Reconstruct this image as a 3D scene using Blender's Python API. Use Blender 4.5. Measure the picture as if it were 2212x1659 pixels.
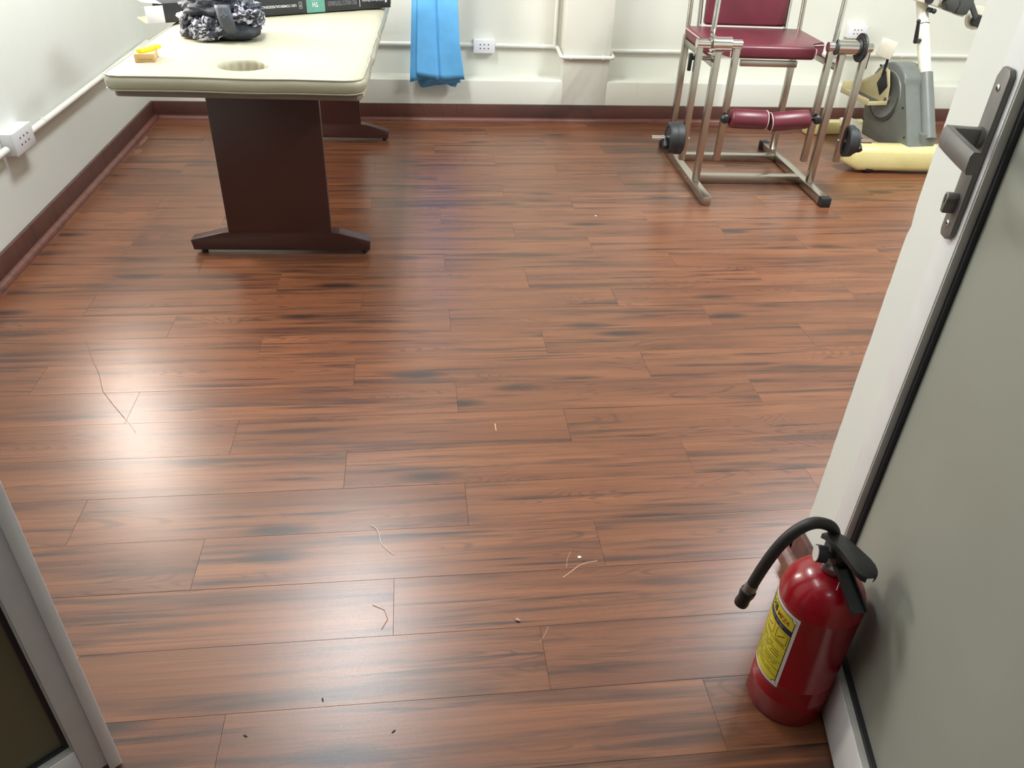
import bpy, bmesh, math, random
from mathutils import Vector, Matrix, Euler, noise as mnoise

random.seed(7)
S = bpy.context.scene
C = S.collection
for o in list(bpy.data.objects):
    bpy.data.objects.remove(o, do_unlink=True)

# ------------------------------------------------------------------ camera
def lookmat(pitch, roll, yaw, pos):
    cy, sy = math.cos(yaw), math.sin(yaw)
    f0 = Vector((sy, cy, 0)); r0 = Vector((cy, -sy, 0)); up = Vector((0, 0, 1))
    f = f0*math.cos(pitch) - up*math.sin(pitch)
    u = f0*math.sin(pitch) + up*math.cos(pitch)
    r = r0*math.cos(roll) + u*math.sin(roll)
    u2 = -r0*math.sin(roll) + u*math.cos(roll)
    m = Matrix((r, u2, -f)).transposed().to_4x4()
    m.translation = pos
    return m
cam_d = bpy.data.cameras.new('camera')
cam = bpy.data.objects.new('camera', cam_d); C.objects.link(cam)
cam_d.sensor_fit = 'HORIZONTAL'; cam_d.sensor_width = 36.0
cam_d.lens = 1699.42*36.0/2212.0
cam_d.clip_start = 0.01
cam.matrix_world = lookmat(math.radians(34.2946), math.radians(2.7038), math.radians(7.84), Vector((0, 0, 1.3468)))
S.camera = cam

# ------------------------------------------------------------------ world, exposure
w = bpy.data.worlds.new('world'); S.world = w
w.use_nodes = True
w.node_tree.nodes['Background'].inputs[0].default_value = (0.75, 0.85, 1.0, 1)
w.node_tree.nodes['Background'].inputs[1].default_value = 0.3
S.view_settings.view_transform = 'Standard'
S.view_settings.look = 'None'
S.view_settings.gamma = 1.0
S.view_settings.use_curve_mapping = False
S.view_settings.exposure = 0.54

LAMP_MAIN, FILL_DOOR, FILL_RIGHT, FILL_HALL, WINDOW_GLOW = 38.0, 8.0, 72.0, 6.5, 22.0
CEIL = 2.7

# ------------------------------------------------------------------ helpers
def lin(c):
    return tuple((x/12.92 if x <= .04045 else ((x+.055)/1.055)**2.4) for x in [v/255 for v in c])

def nt(mat):
    mat.use_nodes = True
    t = mat.node_tree
    return t, t.nodes['Principled BSDF']

def mat(name, rgb, rough=.5, metal=0, var=.06, scale=18, bump=0.0, bscale=200, coat=0, spec=.5, emit=None):
    """plain procedural material: base colour with a soft noise mottling"""
    m = bpy.data.materials.new(name); t, b = nt(m)
    L = lin(rgb)
    tc = t.nodes.new('ShaderNodeTexCoord')
    n = t.nodes.new('ShaderNodeTexNoise'); n.inputs['Scale'].default_value = scale
    n.inputs['Detail'].default_value = 4
    t.links.new(tc.outputs['Object'], n.inputs['Vector'])
    r = t.nodes.new('ShaderNodeValToRGB')
    r.color_ramp.elements[0].position = .3; r.color_ramp.elements[1].position = .7
    r.color_ramp.elements[0].color = (*[max(0, x*(1-var)) for x in L], 1)
    r.color_ramp.elements[1].color = (*[min(1, x*(1+var)) for x in L], 1)
    t.links.new(n.outputs['Fac'], r.inputs['Fac'])
    t.links.new(r.outputs['Color'], b.inputs['Base Color'])
    b.inputs['Roughness'].default_value = rough
    b.inputs['Metallic'].default_value = metal
    b.inputs['Coat Weight'].default_value = coat
    b.inputs['Coat Roughness'].default_value = .08
    b.inputs['Specular IOR Level'].default_value = spec
    if bump:
        n2 = t.nodes.new('ShaderNodeTexNoise'); n2.inputs['Scale'].default_value = bscale
        n2.inputs['Detail'].default_value = 3
        t.links.new(tc.outputs['Object'], n2.inputs['Vector'])
        bp = t.nodes.new('ShaderNodeBump'); bp.inputs['Strength'].default_value = bump
        bp.inputs['Distance'].default_value = .002
        t.links.new(n2.outputs['Fac'], bp.inputs['Height'])
        t.links.new(bp.outputs['Normal'], b.inputs['Normal'])
    if emit:
        b.inputs['Emission Color'].default_value = (*lin(emit[0]), 1)
        b.inputs['Emission Strength'].default_value = emit[1]
    return m

def mix(t, fac, a, b, mode='MIX'):
    n = t.nodes.new('ShaderNodeMix'); n.data_type = 'RGBA'; n.blend_type = mode
    for sock, v in ((n.inputs[0], fac), (n.inputs[6], a), (n.inputs[7], b)):
        if hasattr(v, 'links') or hasattr(v, 'is_linked'):
            t.links.new(v, sock)
        elif isinstance(v, (int, float)):
            sock.default_value = v
        else:
            sock.default_value = (*v, 1)
    return n.outputs[2]

def ramp(t, src, *stops):
    r = t.nodes.new('ShaderNodeValToRGB')
    e = r.color_ramp.elements
    while len(e) < len(stops): e.new(.5)
    for i, (p, v) in enumerate(stops):
        e[i].position = p; e[i].color = (v, v, v, 1) if isinstance(v, (int, float)) else (*v, 1)
    t.links.new(src, r.inputs['Fac'])
    return r.outputs['Color']

def vmath(t, op, a, b):
    n = t.nodes.new('ShaderNodeVectorMath'); n.operation = op
    for i, v in enumerate((a, b)):
        if hasattr(v, 'is_linked'): t.links.new(v, n.inputs[i])
        else: n.inputs[i].default_value = v
    return n.outputs['Vector']

def smath(t, op, a, b=0.0):
    n = t.nodes.new('ShaderNodeMath'); n.operation = op
    for i, v in enumerate((a, b)):
        if hasattr(v, 'is_linked'): t.links.new(v, n.inputs[i])
        else: n.inputs[i].default_value = v
    return n.outputs[0]

def noise_node(t, vec, scale=1, detail=4, rough=.5, dist=0):
    n = t.nodes.new('ShaderNodeTexNoise')
    n.inputs['Scale'].default_value = scale; n.inputs['Detail'].default_value = detail
    n.inputs['Roughness'].default_value = rough; n.inputs['Distortion'].default_value = dist
    t.links.new(vec, n.inputs['Vector'])
    return n.outputs['Fac']

# ---- meshes
def newbm(): return bmesh.new()

def box(bm, x0, x1, y0, y1, z0, z1, M=None, bev=0, seg=2):
    vs = [bm.verts.new((x, y, z)) for x in (x0, x1) for y in (y0, y1) for z in (z0, z1)]
    fs = []
    for idx in ((0, 1, 3, 2), (4, 6, 7, 5), (0, 4, 5, 1), (2, 3, 7, 6), (0, 2, 6, 4), (1, 5, 7, 3)):
        fs.append(bm.faces.new([vs[i] for i in idx]))
    if bev:
        es = list({e for f in fs for e in f.edges})
        r = bmesh.ops.bevel(bm, geom=es, offset=bev, segments=seg, affect='EDGES', profile=.5)
        vs = list({v for f in r['faces'] for v in f.verts} | {v for v in vs if v.is_valid})
    if M is not None:
        bmesh.ops.transform(bm, matrix=M, verts=[v for v in vs if v.is_valid])
    return vs

def frame_of(d):
    d = d.normalized()
    a = Vector((0, 0, 1)) if abs(d.z) < .9 else Vector((1, 0, 0))
    u = d.cross(a).normalized(); v = u.cross(d).normalized()
    return u, v

def loft(bm, rings, cap=True, closed=True):
    R = [[bm.verts.new(p) for p in r] for r in rings]
    n = len(R[0])
    for a, b in zip(R, R[1:]):
        for i in range(n if closed else n-1):
            j = (i+1) % n
            bm.faces.new((a[i], a[j], b[j], b[i]))
    if cap:
        bm.faces.new(list(reversed(R[0]))); bm.faces.new(R[-1])
    return R

def cyl(bm, p0, p1, r0, r1=None, n=20, cap=True):
    p0, p1 = Vector(p0), Vector(p1); r1 = r0 if r1 is None else r1
    u, v = frame_of(p1-p0)
    c = [(math.cos(2*math.pi*i/n), math.sin(2*math.pi*i/n)) for i in range(n)]
    loft(bm, [[p0+u*(a*r0)+v*(b*r0) for a, b in c], [p1+u*(a*r1)+v*(b*r1) for a, b in c]], cap)

def tube(bm, pts, r, n=12, closed=False, cap=True):
    pts = [Vector(p) for p in pts]
    m = len(pts); rings = []; u = None
    for i, p in enumerate(pts):
        if closed: d = pts[(i+1) % m]-pts[i-1]
        else: d = pts[min(i+1, m-1)]-pts[max(i-1, 0)]
        d.normalize()
        if u is None: u, v = frame_of(d)
        else:
            u = (u - d*u.dot(d)).normalized(); v = d.cross(u)
        rr = r[i] if isinstance(r, (list, tuple)) else r
        v = d.cross(u).normalized()
        rings.append([p+u*(math.cos(2*math.pi*k/n)*rr)+v*(math.sin(2*math.pi*k/n)*rr) for k in range(n)])
    if closed:
        rings.append(rings[0]); loft(bm, rings, cap=False)
        bmesh.ops.remove_doubles(bm, verts=bm.verts, dist=1e-6)
    else:
        loft(bm, rings, cap=cap)

def lathe(bm, prof, n=48, M=None):
    rings = [[Vector((r*math.cos(2*math.pi*i/n), r*math.sin(2*math.pi*i/n), z)) for i in range(n)] for r, z in prof]
    if M is not None: rings = [[M @ p for p in r] for r in rings]
    loft(bm, rings, cap=True)

def prism(bm, poly, d, M=None, bev=0, seg=2):
    """poly in local xy extruded over z=0..d, then M"""
    lo = [bm.verts.new((x, y, 0)) for x, y in poly]; hi = [bm.verts.new((x, y, d)) for x, y in poly]
    n = len(poly); fs = [bm.faces.new(list(reversed(lo))), bm.faces.new(hi)]
    for i in range(n):
        j = (i+1) % n; fs.append(bm.faces.new((lo[i], lo[j], hi[j], hi[i])))
    vs = lo+hi
    if bev:
        es = list({e for f in fs for e in f.edges})
        r = bmesh.ops.bevel(bm, geom=es, offset=bev, segments=seg, affect='EDGES', profile=.5)
        vs = list({v for f in r['faces'] for v in f.verts} | {v for v in vs if v.is_valid})
    if M is not None: bmesh.ops.transform(bm, matrix=M, verts=[v for v in vs if v.is_valid])

PX = Matrix(((0, 0, 1, 0), (1, 0, 0, 0), (0, 1, 0, 0), (0, 0, 0, 1)))   # poly (y,z) extruded along +x
PY = Matrix(((1, 0, 0, 0), (0, 0, -1, 0), (0, 1, 0, 0), (0, 0, 0, 1)))  # poly (x,z) extruded along -y
def T(x, y, z): return Matrix.Translation((x, y, z))
def RZ(a): return Matrix.Rotation(math.radians(a), 4, 'Z')
def RX(a): return Matrix.Rotation(math.radians(a), 4, 'X')
def RY(a): return Matrix.Rotation(math.radians(a), 4, 'Y')

def obj(name, bm, m, parent=None, smooth=True, ang=35, label=None):
    bmesh.ops.recalc_face_normals(bm, faces=bm.faces)
    me = bpy.data.meshes.new(name); bm.to_mesh(me); bm.free()
    if smooth:
        me.polygons.foreach_set('use_smooth', [True]*len(me.polygons))
        me.set_sharp_from_angle(angle=math.radians(ang))
    me.materials.append(m)
    o = bpy.data.objects.new(name, me); C.objects.link(o)
    if parent: o.parent = parent
    if label: o['label'] = label
    return o

def tag(o, label, cat=None, group=None, kind=None):
    o['label'] = label
    if cat: o['category'] = cat
    if group: o['group'] = group
    if kind: o['kind'] = kind
    return o

def thing(name, label, cat, loc=(0, 0, 0), rz=0, group=None, kind=None):
    o = bpy.data.objects.new(name, None); C.objects.link(o)
    o.empty_display_size = .1
    o.location = loc; o.rotation_euler = (0, 0, math.radians(rz))
    return tag(o, label, cat, group, kind)

def text_bm(s, size, extrude=0.0, align='LEFT', bold=False):
    cu = bpy.data.curves.new('t', 'FONT'); cu.body = s; cu.size = size
    cu.align_x = align; cu.extrude = extrude; cu.resolution_u = 3
    if bold: cu.offset = size*.018
    o = bpy.data.objects.new('t', cu); C.objects.link(o)
    dg = bpy.context.evaluated_depsgraph_get(); dg.update()
    me = bpy.data.meshes.new_from_object(o.evaluated_get(dg))
    bm = bmesh.new(); bm.from_mesh(me)
    bpy.data.objects.remove(o, do_unlink=True); bpy.data.curves.remove(cu); bpy.data.meshes.remove(me)
    return bm

def fit_text(s, w, h, bold=False):
    """text mesh stretched into a w x h box with its lower left corner at 0,0"""
    bm = text_bm(s, 1.0, bold=bold)
    xs = [v.co.x for v in bm.verts]; ys = [v.co.y for v in bm.verts]
    if not xs: return bm
    for v in bm.verts:
        v.co.x = (v.co.x-min(xs))/(max(xs)-min(xs))*w
        v.co.y = (v.co.y-min(ys))/(max(ys)-min(ys))*h
    return bm

# ------------------------------------------------------------------ materials
def wall_mat(name, rgb, grime=.12):
    m = bpy.data.materials.new(name); t, b = nt(m)
    g = t.nodes.new('ShaderNodeNewGeometry'); pos = g.outputs['Position']
    L = lin(rgb)
    a = noise_node(t, pos, 1.3, 5, .6)
    c = mix(t, ramp(t, a, (.35, 0.0), (.75, 1.0)), L, tuple(x*.93 for x in L))
    s = noise_node(t, vmath(t, 'MULTIPLY', pos, (3, 3, 1.2)), 2.2, 8, .72, .6)
    c = mix(t, smath(t, 'MULTIPLY', ramp(t, s, (.62, 0.0), (.78, 1.0)), grime), c, lin((120, 112, 98)))
    t.links.new(c, b.inputs['Base Color']); b.inputs['Roughness'].default_value = .55
    n2 = noise_node(t, pos, 45, 3)
    bp = t.nodes.new('ShaderNodeBump'); bp.inputs['Strength'].default_value = .12; bp.inputs['Distance'].default_value = .004
    t.links.new(n2, bp.inputs['Height']); t.links.new(bp.outputs['Normal'], b.inputs['Normal'])
    return m

def wood_floor(name, tintA=(136, 86, 56), tintB=(108, 65, 42), dark=(60, 40, 34), gloss=.265, world=False):
    m = bpy.data.materials.new(name); t, b = nt(m)
    if world:
        v0 = t.nodes.new('ShaderNodeNewGeometry').outputs['Position']; rnd = None; vec = v0
    else:
        v0 = t.nodes.new('ShaderNodeTexCoord').outputs['Object']
        oi = t.nodes.new('ShaderNodeObjectInfo'); rnd = oi.outputs['Random']
        cmb = t.nodes.new('ShaderNodeCombineXYZ')
        for i, k in enumerate((53.0, 17.0, 31.0)):
            t.links.new(smath(t, 'MULTIPLY', rnd, k), cmb.inputs[i])
        vec = vmath(t, 'ADD', v0, cmb.outputs[0])
    # wide soft colour bands along the board
    band = noise_node(t, vmath(t, 'MULTIPLY', vec, (1.1, 13, 1)), 1, 3, .5, .35)
    col = mix(t, ramp(t, band, (.32, 0.0), (.68, 1.0)), lin(tintB), lin(tintA))
    # fine straight grain
    grain = noise_node(t, vmath(t, 'MULTIPLY', vec, (2.5, 190, 1)), 1, 5, .65)
    col = mix(t, smath(t, 'MULTIPLY', ramp(t, grain, (.42, 0.0), (.66, 1.0)), .55), col, lin((84, 48, 38)))
    # cathedral figure: contour lines of a stretched noise
    fig = noise_node(t, vmath(t, 'MULTIPLY', vec, (2.0, 15, 1)), 1, 1, .4, .5)
    lines = smath(t, 'SINE', smath(t, 'MULTIPLY', fig, 130.0))
    msk = noise_node(t, vmath(t, 'MULTIPLY', vec, (2.2, 9, 1.7)), 1, 2)
    fl = smath(t, 'MULTIPLY', ramp(t, lines, (.35, 0.0), (.95, 1.0)), ramp(t, msk, (.52, 0.0), (.62, .55)))
    col = mix(t, fl, col, lin((72, 42, 35)))
    # dark smoky streaks
    st = noise_node(t, vmath(t, 'MULTIPLY', vec, (1.5, 30, 2.3)), 1, 4, .55, .5)
    col = mix(t, ramp(t, st, (.51, 0.0), (.67, .80)), col, lin(dark))
    st2 = noise_node(t, vmath(t, 'MULTIPLY', vec, (2.6, 60, 5.1)), 1, 3, .5, .3)
    col = mix(t, ramp(t, st2, (.60, 0.0), (.71, .8)), col, lin((46, 30, 29)))
    # knots
    vo = t.nodes.new('ShaderNodeTexVoronoi'); vo.inputs['Scale'].default_value = 1
    kv = vmath(t, 'ADD', vmath(t, 'MULTIPLY', vec, (1.9, 7.5, 1.0)), (0.3, 0.7, 0))
    t.links.new(kv, vo.inputs['Vector'])
    kd = smath(t, 'ADD', vo.outputs['Distance'], smath(t, 'MULTIPLY', noise_node(t, vmath(t, 'MULTIPLY', vec, (12, 60, 1)), 1, 2), .06))
    col = mix(t, ramp(t, kd, (.10, .9), (.23, 0.0)), col, lin((48, 33, 31)))
    if rnd is not None:
        br = ramp(t, rnd, (0.0, .93), (1.0, 1.06))
        col = mix(t, 1.0, col, br, 'MULTIPLY')
    t.links.new(col, b.inputs['Base Color'])
    em = noise_node(t, vmath(t, 'MULTIPLY', v0, (1, 1.7, 1)), 420, 2, .6)
    b.inputs['Specular IOR Level'].default_value = .65
    rr = ramp(t, em, (.3, gloss), (.7, gloss+.08)); t.links.new(rr, b.inputs['Roughness'])
    hgt = smath(t, 'ADD', em, smath(t, 'MULTIPLY', grain, .7))
    bp = t.nodes.new('ShaderNodeBump'); bp.inputs['Strength'].default_value = .09; bp.inputs['Distance'].default_value = .001
    t.links.new(hgt, bp.inputs['Height']); t.links.new(bp.outputs['Normal'], b.inputs['Normal'])
    return m

M_WALL = wall_mat('wall_paint', (224, 227, 221))
M_WALL2 = wall_mat('wall_paint_back', (224, 224, 213), .2)
M_CEIL = mat('ceiling_paint', (232, 232, 228), .8)
M_FLOOR = wood_floor('vinyl_wood_plank')
M_TRIM = wood_floor('trim_wood', (118, 70, 58), (104, 60, 50), (80, 48, 42), .4, True)
M_BASE = wood_floor('baseboard_wood', (98, 60, 51), (86, 52, 45), (64, 40, 37), .42, True)
M_SUB = mat('floor_screed', (60, 40, 34), .8)
M_WHITE = mat('white_door_paint', (222, 224, 224), .38, var=.03, bump=.08, bscale=30)
M_GASKET = mat('black_gasket', (34, 36, 40), .5)
M_BEAD = mat('grey_glazing_bead', (188, 186, 180), .5)
M_PANE = mat('grey_green_frosted_pane', (150, 153, 142), .42, var=.06, scale=2.5, spec=.4)
M_PANE2 = mat('olive_dark_reflection_pane', (104, 100, 76), .35, var=.08, scale=3)  # left pane: its dark reflection is put into the base colour
M_PEWTER = mat('pewter_metal', (112, 110, 106), .45, .25, bump=.15, bscale=120)
M_STEEL = mat('brushed_steel', (186, 180, 170), .24, 1.0, var=.03)
M_CHROME = mat('chrome', (215, 214, 210), .12, 1.0, var=.02)
M_ZINC = mat('dull_zinc', (150, 150, 148), .35, .9)
M_BLACK = mat('black_plastic', (30, 31, 33), .42)
M_RUBBER = mat('black_rubber', (27, 27, 29), .6)
M_HOSE = mat('hose_rubber', (38, 35, 35), .5, bump=.1)
M_RED = mat('red_enamel', (150, 10, 28), .25, var=.04, coat=.25)
M_MAROON = mat('maroon_vinyl', (102, 39, 51), .36, var=.08, bump=.1, bscale=300)
M_PIPING = mat('pale_piping', (225, 200, 200), .5)
M_CREAMV = mat('cream_vinyl', (168, 164, 143), .42, var=.03, scale=6, bump=.12, bscale=25)
M_TABLE = mat('dark_mahogany_laminate', (66, 38, 34), .38, var=.1, scale=5)
M_EDGE = mat('brown_edge_band', (118, 104, 92), .5)
M_PLY = mat('pale_plywood', (215, 195, 150), .6)
M_PIPE = mat('white_pvc', (224, 224, 216), .4, var=.03)
M_SOCK = mat('white_socket_plastic', (228, 228, 232), .35, var=.02)
M_HOLE = mat('dark_hole', (18, 18, 20), .7)
M_BLUE = mat('blue_nonwoven', (104, 182, 238), .75, var=.08, scale=12, bump=.2, bscale=140)
M_CARD = mat('black_print_carton', (40, 42, 46), .4, var=.15, scale=14)
M_CARDW = mat('white_carton', (228, 228, 230), .6)
M_KRAFT = mat('kraft_cardboard', (184, 140, 104), .75)
M_TEAL = mat('teal_print', (98, 156, 142), .45)
M_INKW = mat('white_ink', (222, 224, 226), .6)
M_INKG = mat('grey_ink', (140, 142, 146), .6)
M_INKK = mat('black_ink', (26, 24, 28), .6)
M_INKN = mat('navy_ink', (36, 34, 66), .6)
M_INKR = mat('brown_red_ink', (150, 80, 30), .6)
M_LABEL = mat('yellow_label', (214, 200, 52), .4, var=.05, scale=30)
M_LABW = mat('white_label_border', (224, 220, 214), .45)
M_YELLOW = mat('bright_yellow_foam', (250, 222, 30), .6)
M_TAN = mat('tan_cardboard', (214, 176, 122), .7)
M_BIKEGREY = mat('grey_green_plastic', (108, 112, 106), .42, bump=.1, bscale=260)
M_BIKEDARK = mat('dark_grey_plastic', (62, 64, 62), .45)
M_BIKECREAM = mat('cream_enamel', (222, 218, 200), .3)
M_BIKEYEL = mat('pale_yellow_enamel', (222, 210, 148), .3, var=.05, coat=.4)
M_BEIGE = mat('beige_enamel', (196, 182, 140), .4)
M_IRON = mat('black_iron', (40, 42, 44), .5, bump=.3, bscale=160)
M_LAMP = mat('lamp_diffuser', (250, 250, 250), .5, emit=((250, 252, 255), 3.0))
M_FIX = mat('white_steel', (235, 235, 235), .4)

# ------------------------------------------------------------------ structure
XL, XR, YB, YN = -1.47, 4.05, 4.73, .30     # left wall, right wall, back plinth face, near wall
# floor: one piece of setting with every plank as a part
fb = newbm(); box(fb, XL-.1, XR+.1, -1.6, 5.0, -.06, -.0025)
floor = tag(obj('floor', fb, M_SUB, smooth=False), 'reddish brown wood-look plank floor', 'floor', kind='structure')
PL, PW, GAP = .9144, .1524, .0004
def plank_mesh(x0, x1, y0, y1, key, cache={}):
    k = (round(x1-x0, 4), round(y1-y0, 4))
    if k not in cache:
        bm = newbm(); hx, hy = (x1-x0)/2-GAP/2, (y1-y0)/2-GAP/2
        box(bm, -hx, hx, -hy, hy, -.003, 0)
        top = [e for e in bm.edges if all(v.co.z > -.001 for v in e.verts)]
        bmesh.ops.bevel(bm, geom=top, offset=.0003, segments=1, affect='EDGES')
        bmesh.ops.recalc_face_normals(bm, faces=bm.faces)
        me = bpy.data.meshes.new('plank'); bm.to_mesh(me); bm.free()
        me.materials.append(M_FLOOR); cache[k] = me
    o = bpy.data.objects.new('plank', cache[k]); C.objects.link(o)
    o.parent = floor
    o.location = ((x0+x1)/2, (y0+y1)/2, random.uniform(-.0002, .0002))
y0 = 1.3635
for k in range(-10, 23):
    ya, yb = y0+k*PW, y0+(k+1)*PW
    if ya < -.2: continue
    yb = min(yb, YB-.005)
    if yb-ya < .01: continue
    off = (.404-.3048*(k+1)) if k >= -1 else (-.076-.3048*(k+2))
    # the run of joints nearest the doorway is offset from the rest
    xs = off % PL - 4*PL
    while xs < XR:
        a, b_ = max(xs, XL+.004), min(xs+PL, XR)
        if b_-a > .02 and not (ya < .1 and (b_ < -1.3 or a > 1.3)):
            plank_mesh(a, b_, ya, yb, None)
        xs += PL

# left wall with a frosted window above the conduit
WY0, WY1, WZ0, WZ1 = 3.08, 3.78, .92, 1.9
bm = newbm()
box(bm, XL-.15, XL, YN-.15, WY0, 0, CEIL); box(bm, XL-.15, XL, WY1, 5.05, 0, CEIL)
box(bm, XL-.15, XL, WY0, WY1, 0, WZ0); box(bm, XL-.15, XL, WY0, WY1, WZ1, CEIL)
tag(obj('wall_left', bm, M_WALL, smooth=False), 'white painted wall on the left with scuff marks', 'wall', kind='structure')
win = thing('window_1', 'frosted window set in the left wall above the massage table', 'window', (XL-.06, (WY0+WY1)/2, WZ0), kind='structure')
hw = (WY1-WY0)/2; hh = WZ1-WZ0
for a in ((-hw, -hw+.05, 0, hh), (hw-.05, hw, 0, hh), (-hw+.05, hw-.05, 0, .05), (-hw+.05, hw-.05, hh-.05, hh)):
    bm = newbm(); box(bm, -.02, .03, a[0], a[1], a[2], a[3], bev=.004); obj('window_frame', bm, M_WHITE, win)
bm = newbm(); box(bm, -.006, .006, -hw+.05, hw-.05, .05, hh-.05)
M_GLOW = mat('frosted_daylit_pane', (235, 240, 245), .4, emit=((255, 244, 232), WINDOW_GLOW))
obj('pane', bm, M_GLOW, win)

# back wall: plinth ledge, recessed bays and a pilaster
RD = .15
bm = newbm()
box(bm, XL-.1, XR+.1, YB+RD, YB+RD+.15, 0, CEIL)
box(bm, XL-.1, XR+.1, YB, YB+RD+.02, 0, .226, bev=.006)
box(bm, .862, 1.135, YB-.0004, YB+RD+.02, -.02, CEIL, bev=.005)
tag(obj('wall_back', bm, M_WALL2), 'white back wall with a low ledge and a pilaster', 'wall', kind='structure')
bm = newbm(); box(bm, XR, XR+.15, YN-.15, 5.05, 0, CEIL)
tag(obj('wall_right', bm, M_WALL, smooth=False), 'white wall closing the room on the right', 'wall', kind='structure')
# near wall around the double doorway
DX0, DX1, DZ = -1.06, .64, 2.12
bm = newbm()
box(bm, XL-.15, DX0, YN-.15, YN, 0, CEIL); box(bm, DX1, XR+.15, YN-.15, YN, 0, CEIL); box(bm, DX0, DX1, YN-.15, YN, DZ, CEIL)
tag(obj('wall_front', bm, M_WALL, smooth=False), 'white wall around the double doorway', 'wall', kind='structure')
# pier on the right that the open door leans on: plaster corner slightly chipped
SX, SY = .853, 1.21
bm = newbm()
N = 150; rings = []
for i in range(N+1):
    z = CEIL*i/N
    c = .0022*mnoise.noise(Vector((0, 0, z*9)))+.0022*mnoise.noise(Vector((3, 0, z*31)))
    if .80 < z < .86: c -= .005*math.exp(-((z-.832)/.016)**2)
    rings.append([(SX, YN-.01, z), (1.02, YN-.01, z), (1.02, SY, z), (SX+.006, SY+c, z), (SX+.001, SY-.004+c, z)])
loft(bm, [[Vector(p) for p in r] for r in rings])
tag(obj('wall_side', bm, M_WALL, ang=50), 'cream white wall end with a chipped plaster corner beside the open door', 'wall', kind='structure')
bm = newbm(); box(bm, XL-.15, XR+.15, -1.75, 5.05, CEIL, CEIL+.1)
tag(obj('ceiling', bm, M_CEIL, smooth=False), 'plain white ceiling', 'ceiling', kind='structure')
# corridor outside the doorway
bm = newbm(); box(bm, -2.1, 2.1, -1.75, -1.6, 0, CEIL); box(bm, -2.25, -2.1, -1.75, YN-.15, 0, CEIL); box(bm, 2.1, 2.25, -1.75, YN-.15, 0, CEIL)
tag(obj('wall_corridor', bm, mat('corridor_paint', (150, 146, 138), .7), smooth=False), 'plain corridor walls outside the doorway', 'wall', kind='structure')

# baseboards and quarter-round trims
def qround(bm, p0, p1, nrm, r):
    p0, p1, nrm = Vector(p0), Vector(p1), Vector(nrm)
    prof = [Vector((0, 0, 0)), nrm*r] + [nrm*(r*math.cos(a))+Vector((0, 0, r*math.sin(a))) for a in (.4, .8, 1.2)] + [Vector((0, 0, r))]
    loft(bm, [[p0+q for q in prof], [p1+q for q in prof]])
BH = .094
bm = newbm(); box(bm, XL, XL+.014, YN, YB, 0, BH, bev=.002); tag(obj('baseboard_left', bm, M_BASE), 'dark brown baseboard along the left wall', 'baseboard', kind='structure')
bm = newbm(); box(bm, XL+.014, XR, YB-.014, YB, 0, BH, bev=.002); tag(obj('baseboard_back', bm, M_BASE), 'dark brown baseboard along the back wall', 'baseboard', kind='structure')
bm = newbm(); box(bm, SX-.014, SX, YN+.02, SY+.014, 0, BH-.008, bev=.0015); box(bm, SX-.014, 1.02, SY, SY+.014, 0, BH-.008, bev=.0015)
tag(obj('baseboard_side', bm, M_BASE), 'brown baseboard around the wall end behind the fire extinguisher', 'baseboard', kind='structure')
bm = newbm(); qround(bm, (XL+.014, YN, 0), (XL+.014, YB-.014, 0), (1, 0, 0), .022); tag(obj('trim_1', bm, M_TRIM), 'reddish quarter-round strip at the foot of the left baseboard', 'trim', kind='structure')
bm = newbm(); qround(bm, (XL+.036, YB-.014, 0), (XR, YB-.014, 0), (0, -1, 0), .02); tag(obj('trim_2', bm, M_TRIM), 'reddish quarter-round strip at the foot of the back baseboard', 'trim', kind='structure')
bm = newbm(); qround(bm, (SX-.014, 1.052, 0), (SX-.014, SY+.014, 0), (-1, 0, 0), .025); tag(obj('trim_3', bm, M_TRIM), 'reddish quarter-round strip at the foot of the wall end', 'trim', kind='structure')

# ------------------------------------------------------------------ lamps
def tube_lamp(name, label, x, y, rz, power, length=1.2, n=2, gap=.16):
    t = thing(name, label, 'lamp', (x, y, CEIL), rz)
    bm = newbm(); box(bm, -.11, .11, -length/2-.03, length/2+.03, -.035, 0, bev=.006); obj('housing', bm, M_FIX, t)
    for i in range(n):
        px = (i-(n-1)/2)*gap
        bm = newbm(); cyl(bm, (px, -length/2, -.06), (px, length/2, -.06), .013, n=12); obj('lamp_tube', bm, M_LAMP, t)
        for s in (-1, 1):
            bm = newbm(); box(bm, px-.015, px+.015, s*length/2-.012, s*length/2+.012, -.08, -.03, bev=.003); obj('lamp_holder', bm, M_FIX, t)
        ld = bpy.data.lights.new('tube_light', 'AREA'); ld.shape = 'RECTANGLE'; ld.size = .03; ld.size_y = length
        ld.energy = power/n; ld.color = (.92, .98, 1.0)
        lo = bpy.data.objects.new('tube_light', ld); C.objects.link(lo); lo.parent = t; lo.location = (px, 0, -.08)
    return t
tube_lamp('ceiling_lamp', 'twin fluorescent ceiling lamp above the massage table', -.44, 3.15, -6, LAMP_MAIN)
tube_lamp('ceiling_lamp', 'unseen twin fluorescent lamp added to brighten the doorway', -.45, 1.2, 0, FILL_DOOR)  # added fill: no fixture known here, brightens wall end and door
tube_lamp('ceiling_lamp', 'unseen twin fluorescent lamp added above the exercise machines', 2.35, 2.7, 0, FILL_RIGHT)  # guessed fixture, added out of view to light the right half
tube_lamp('ceiling_lamp', 'unseen fluorescent lamp added in the corridor outside the door', .75, -.75, 90, FILL_HALL, n=1)  # added out of view so the left leaf and near objects get light

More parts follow.
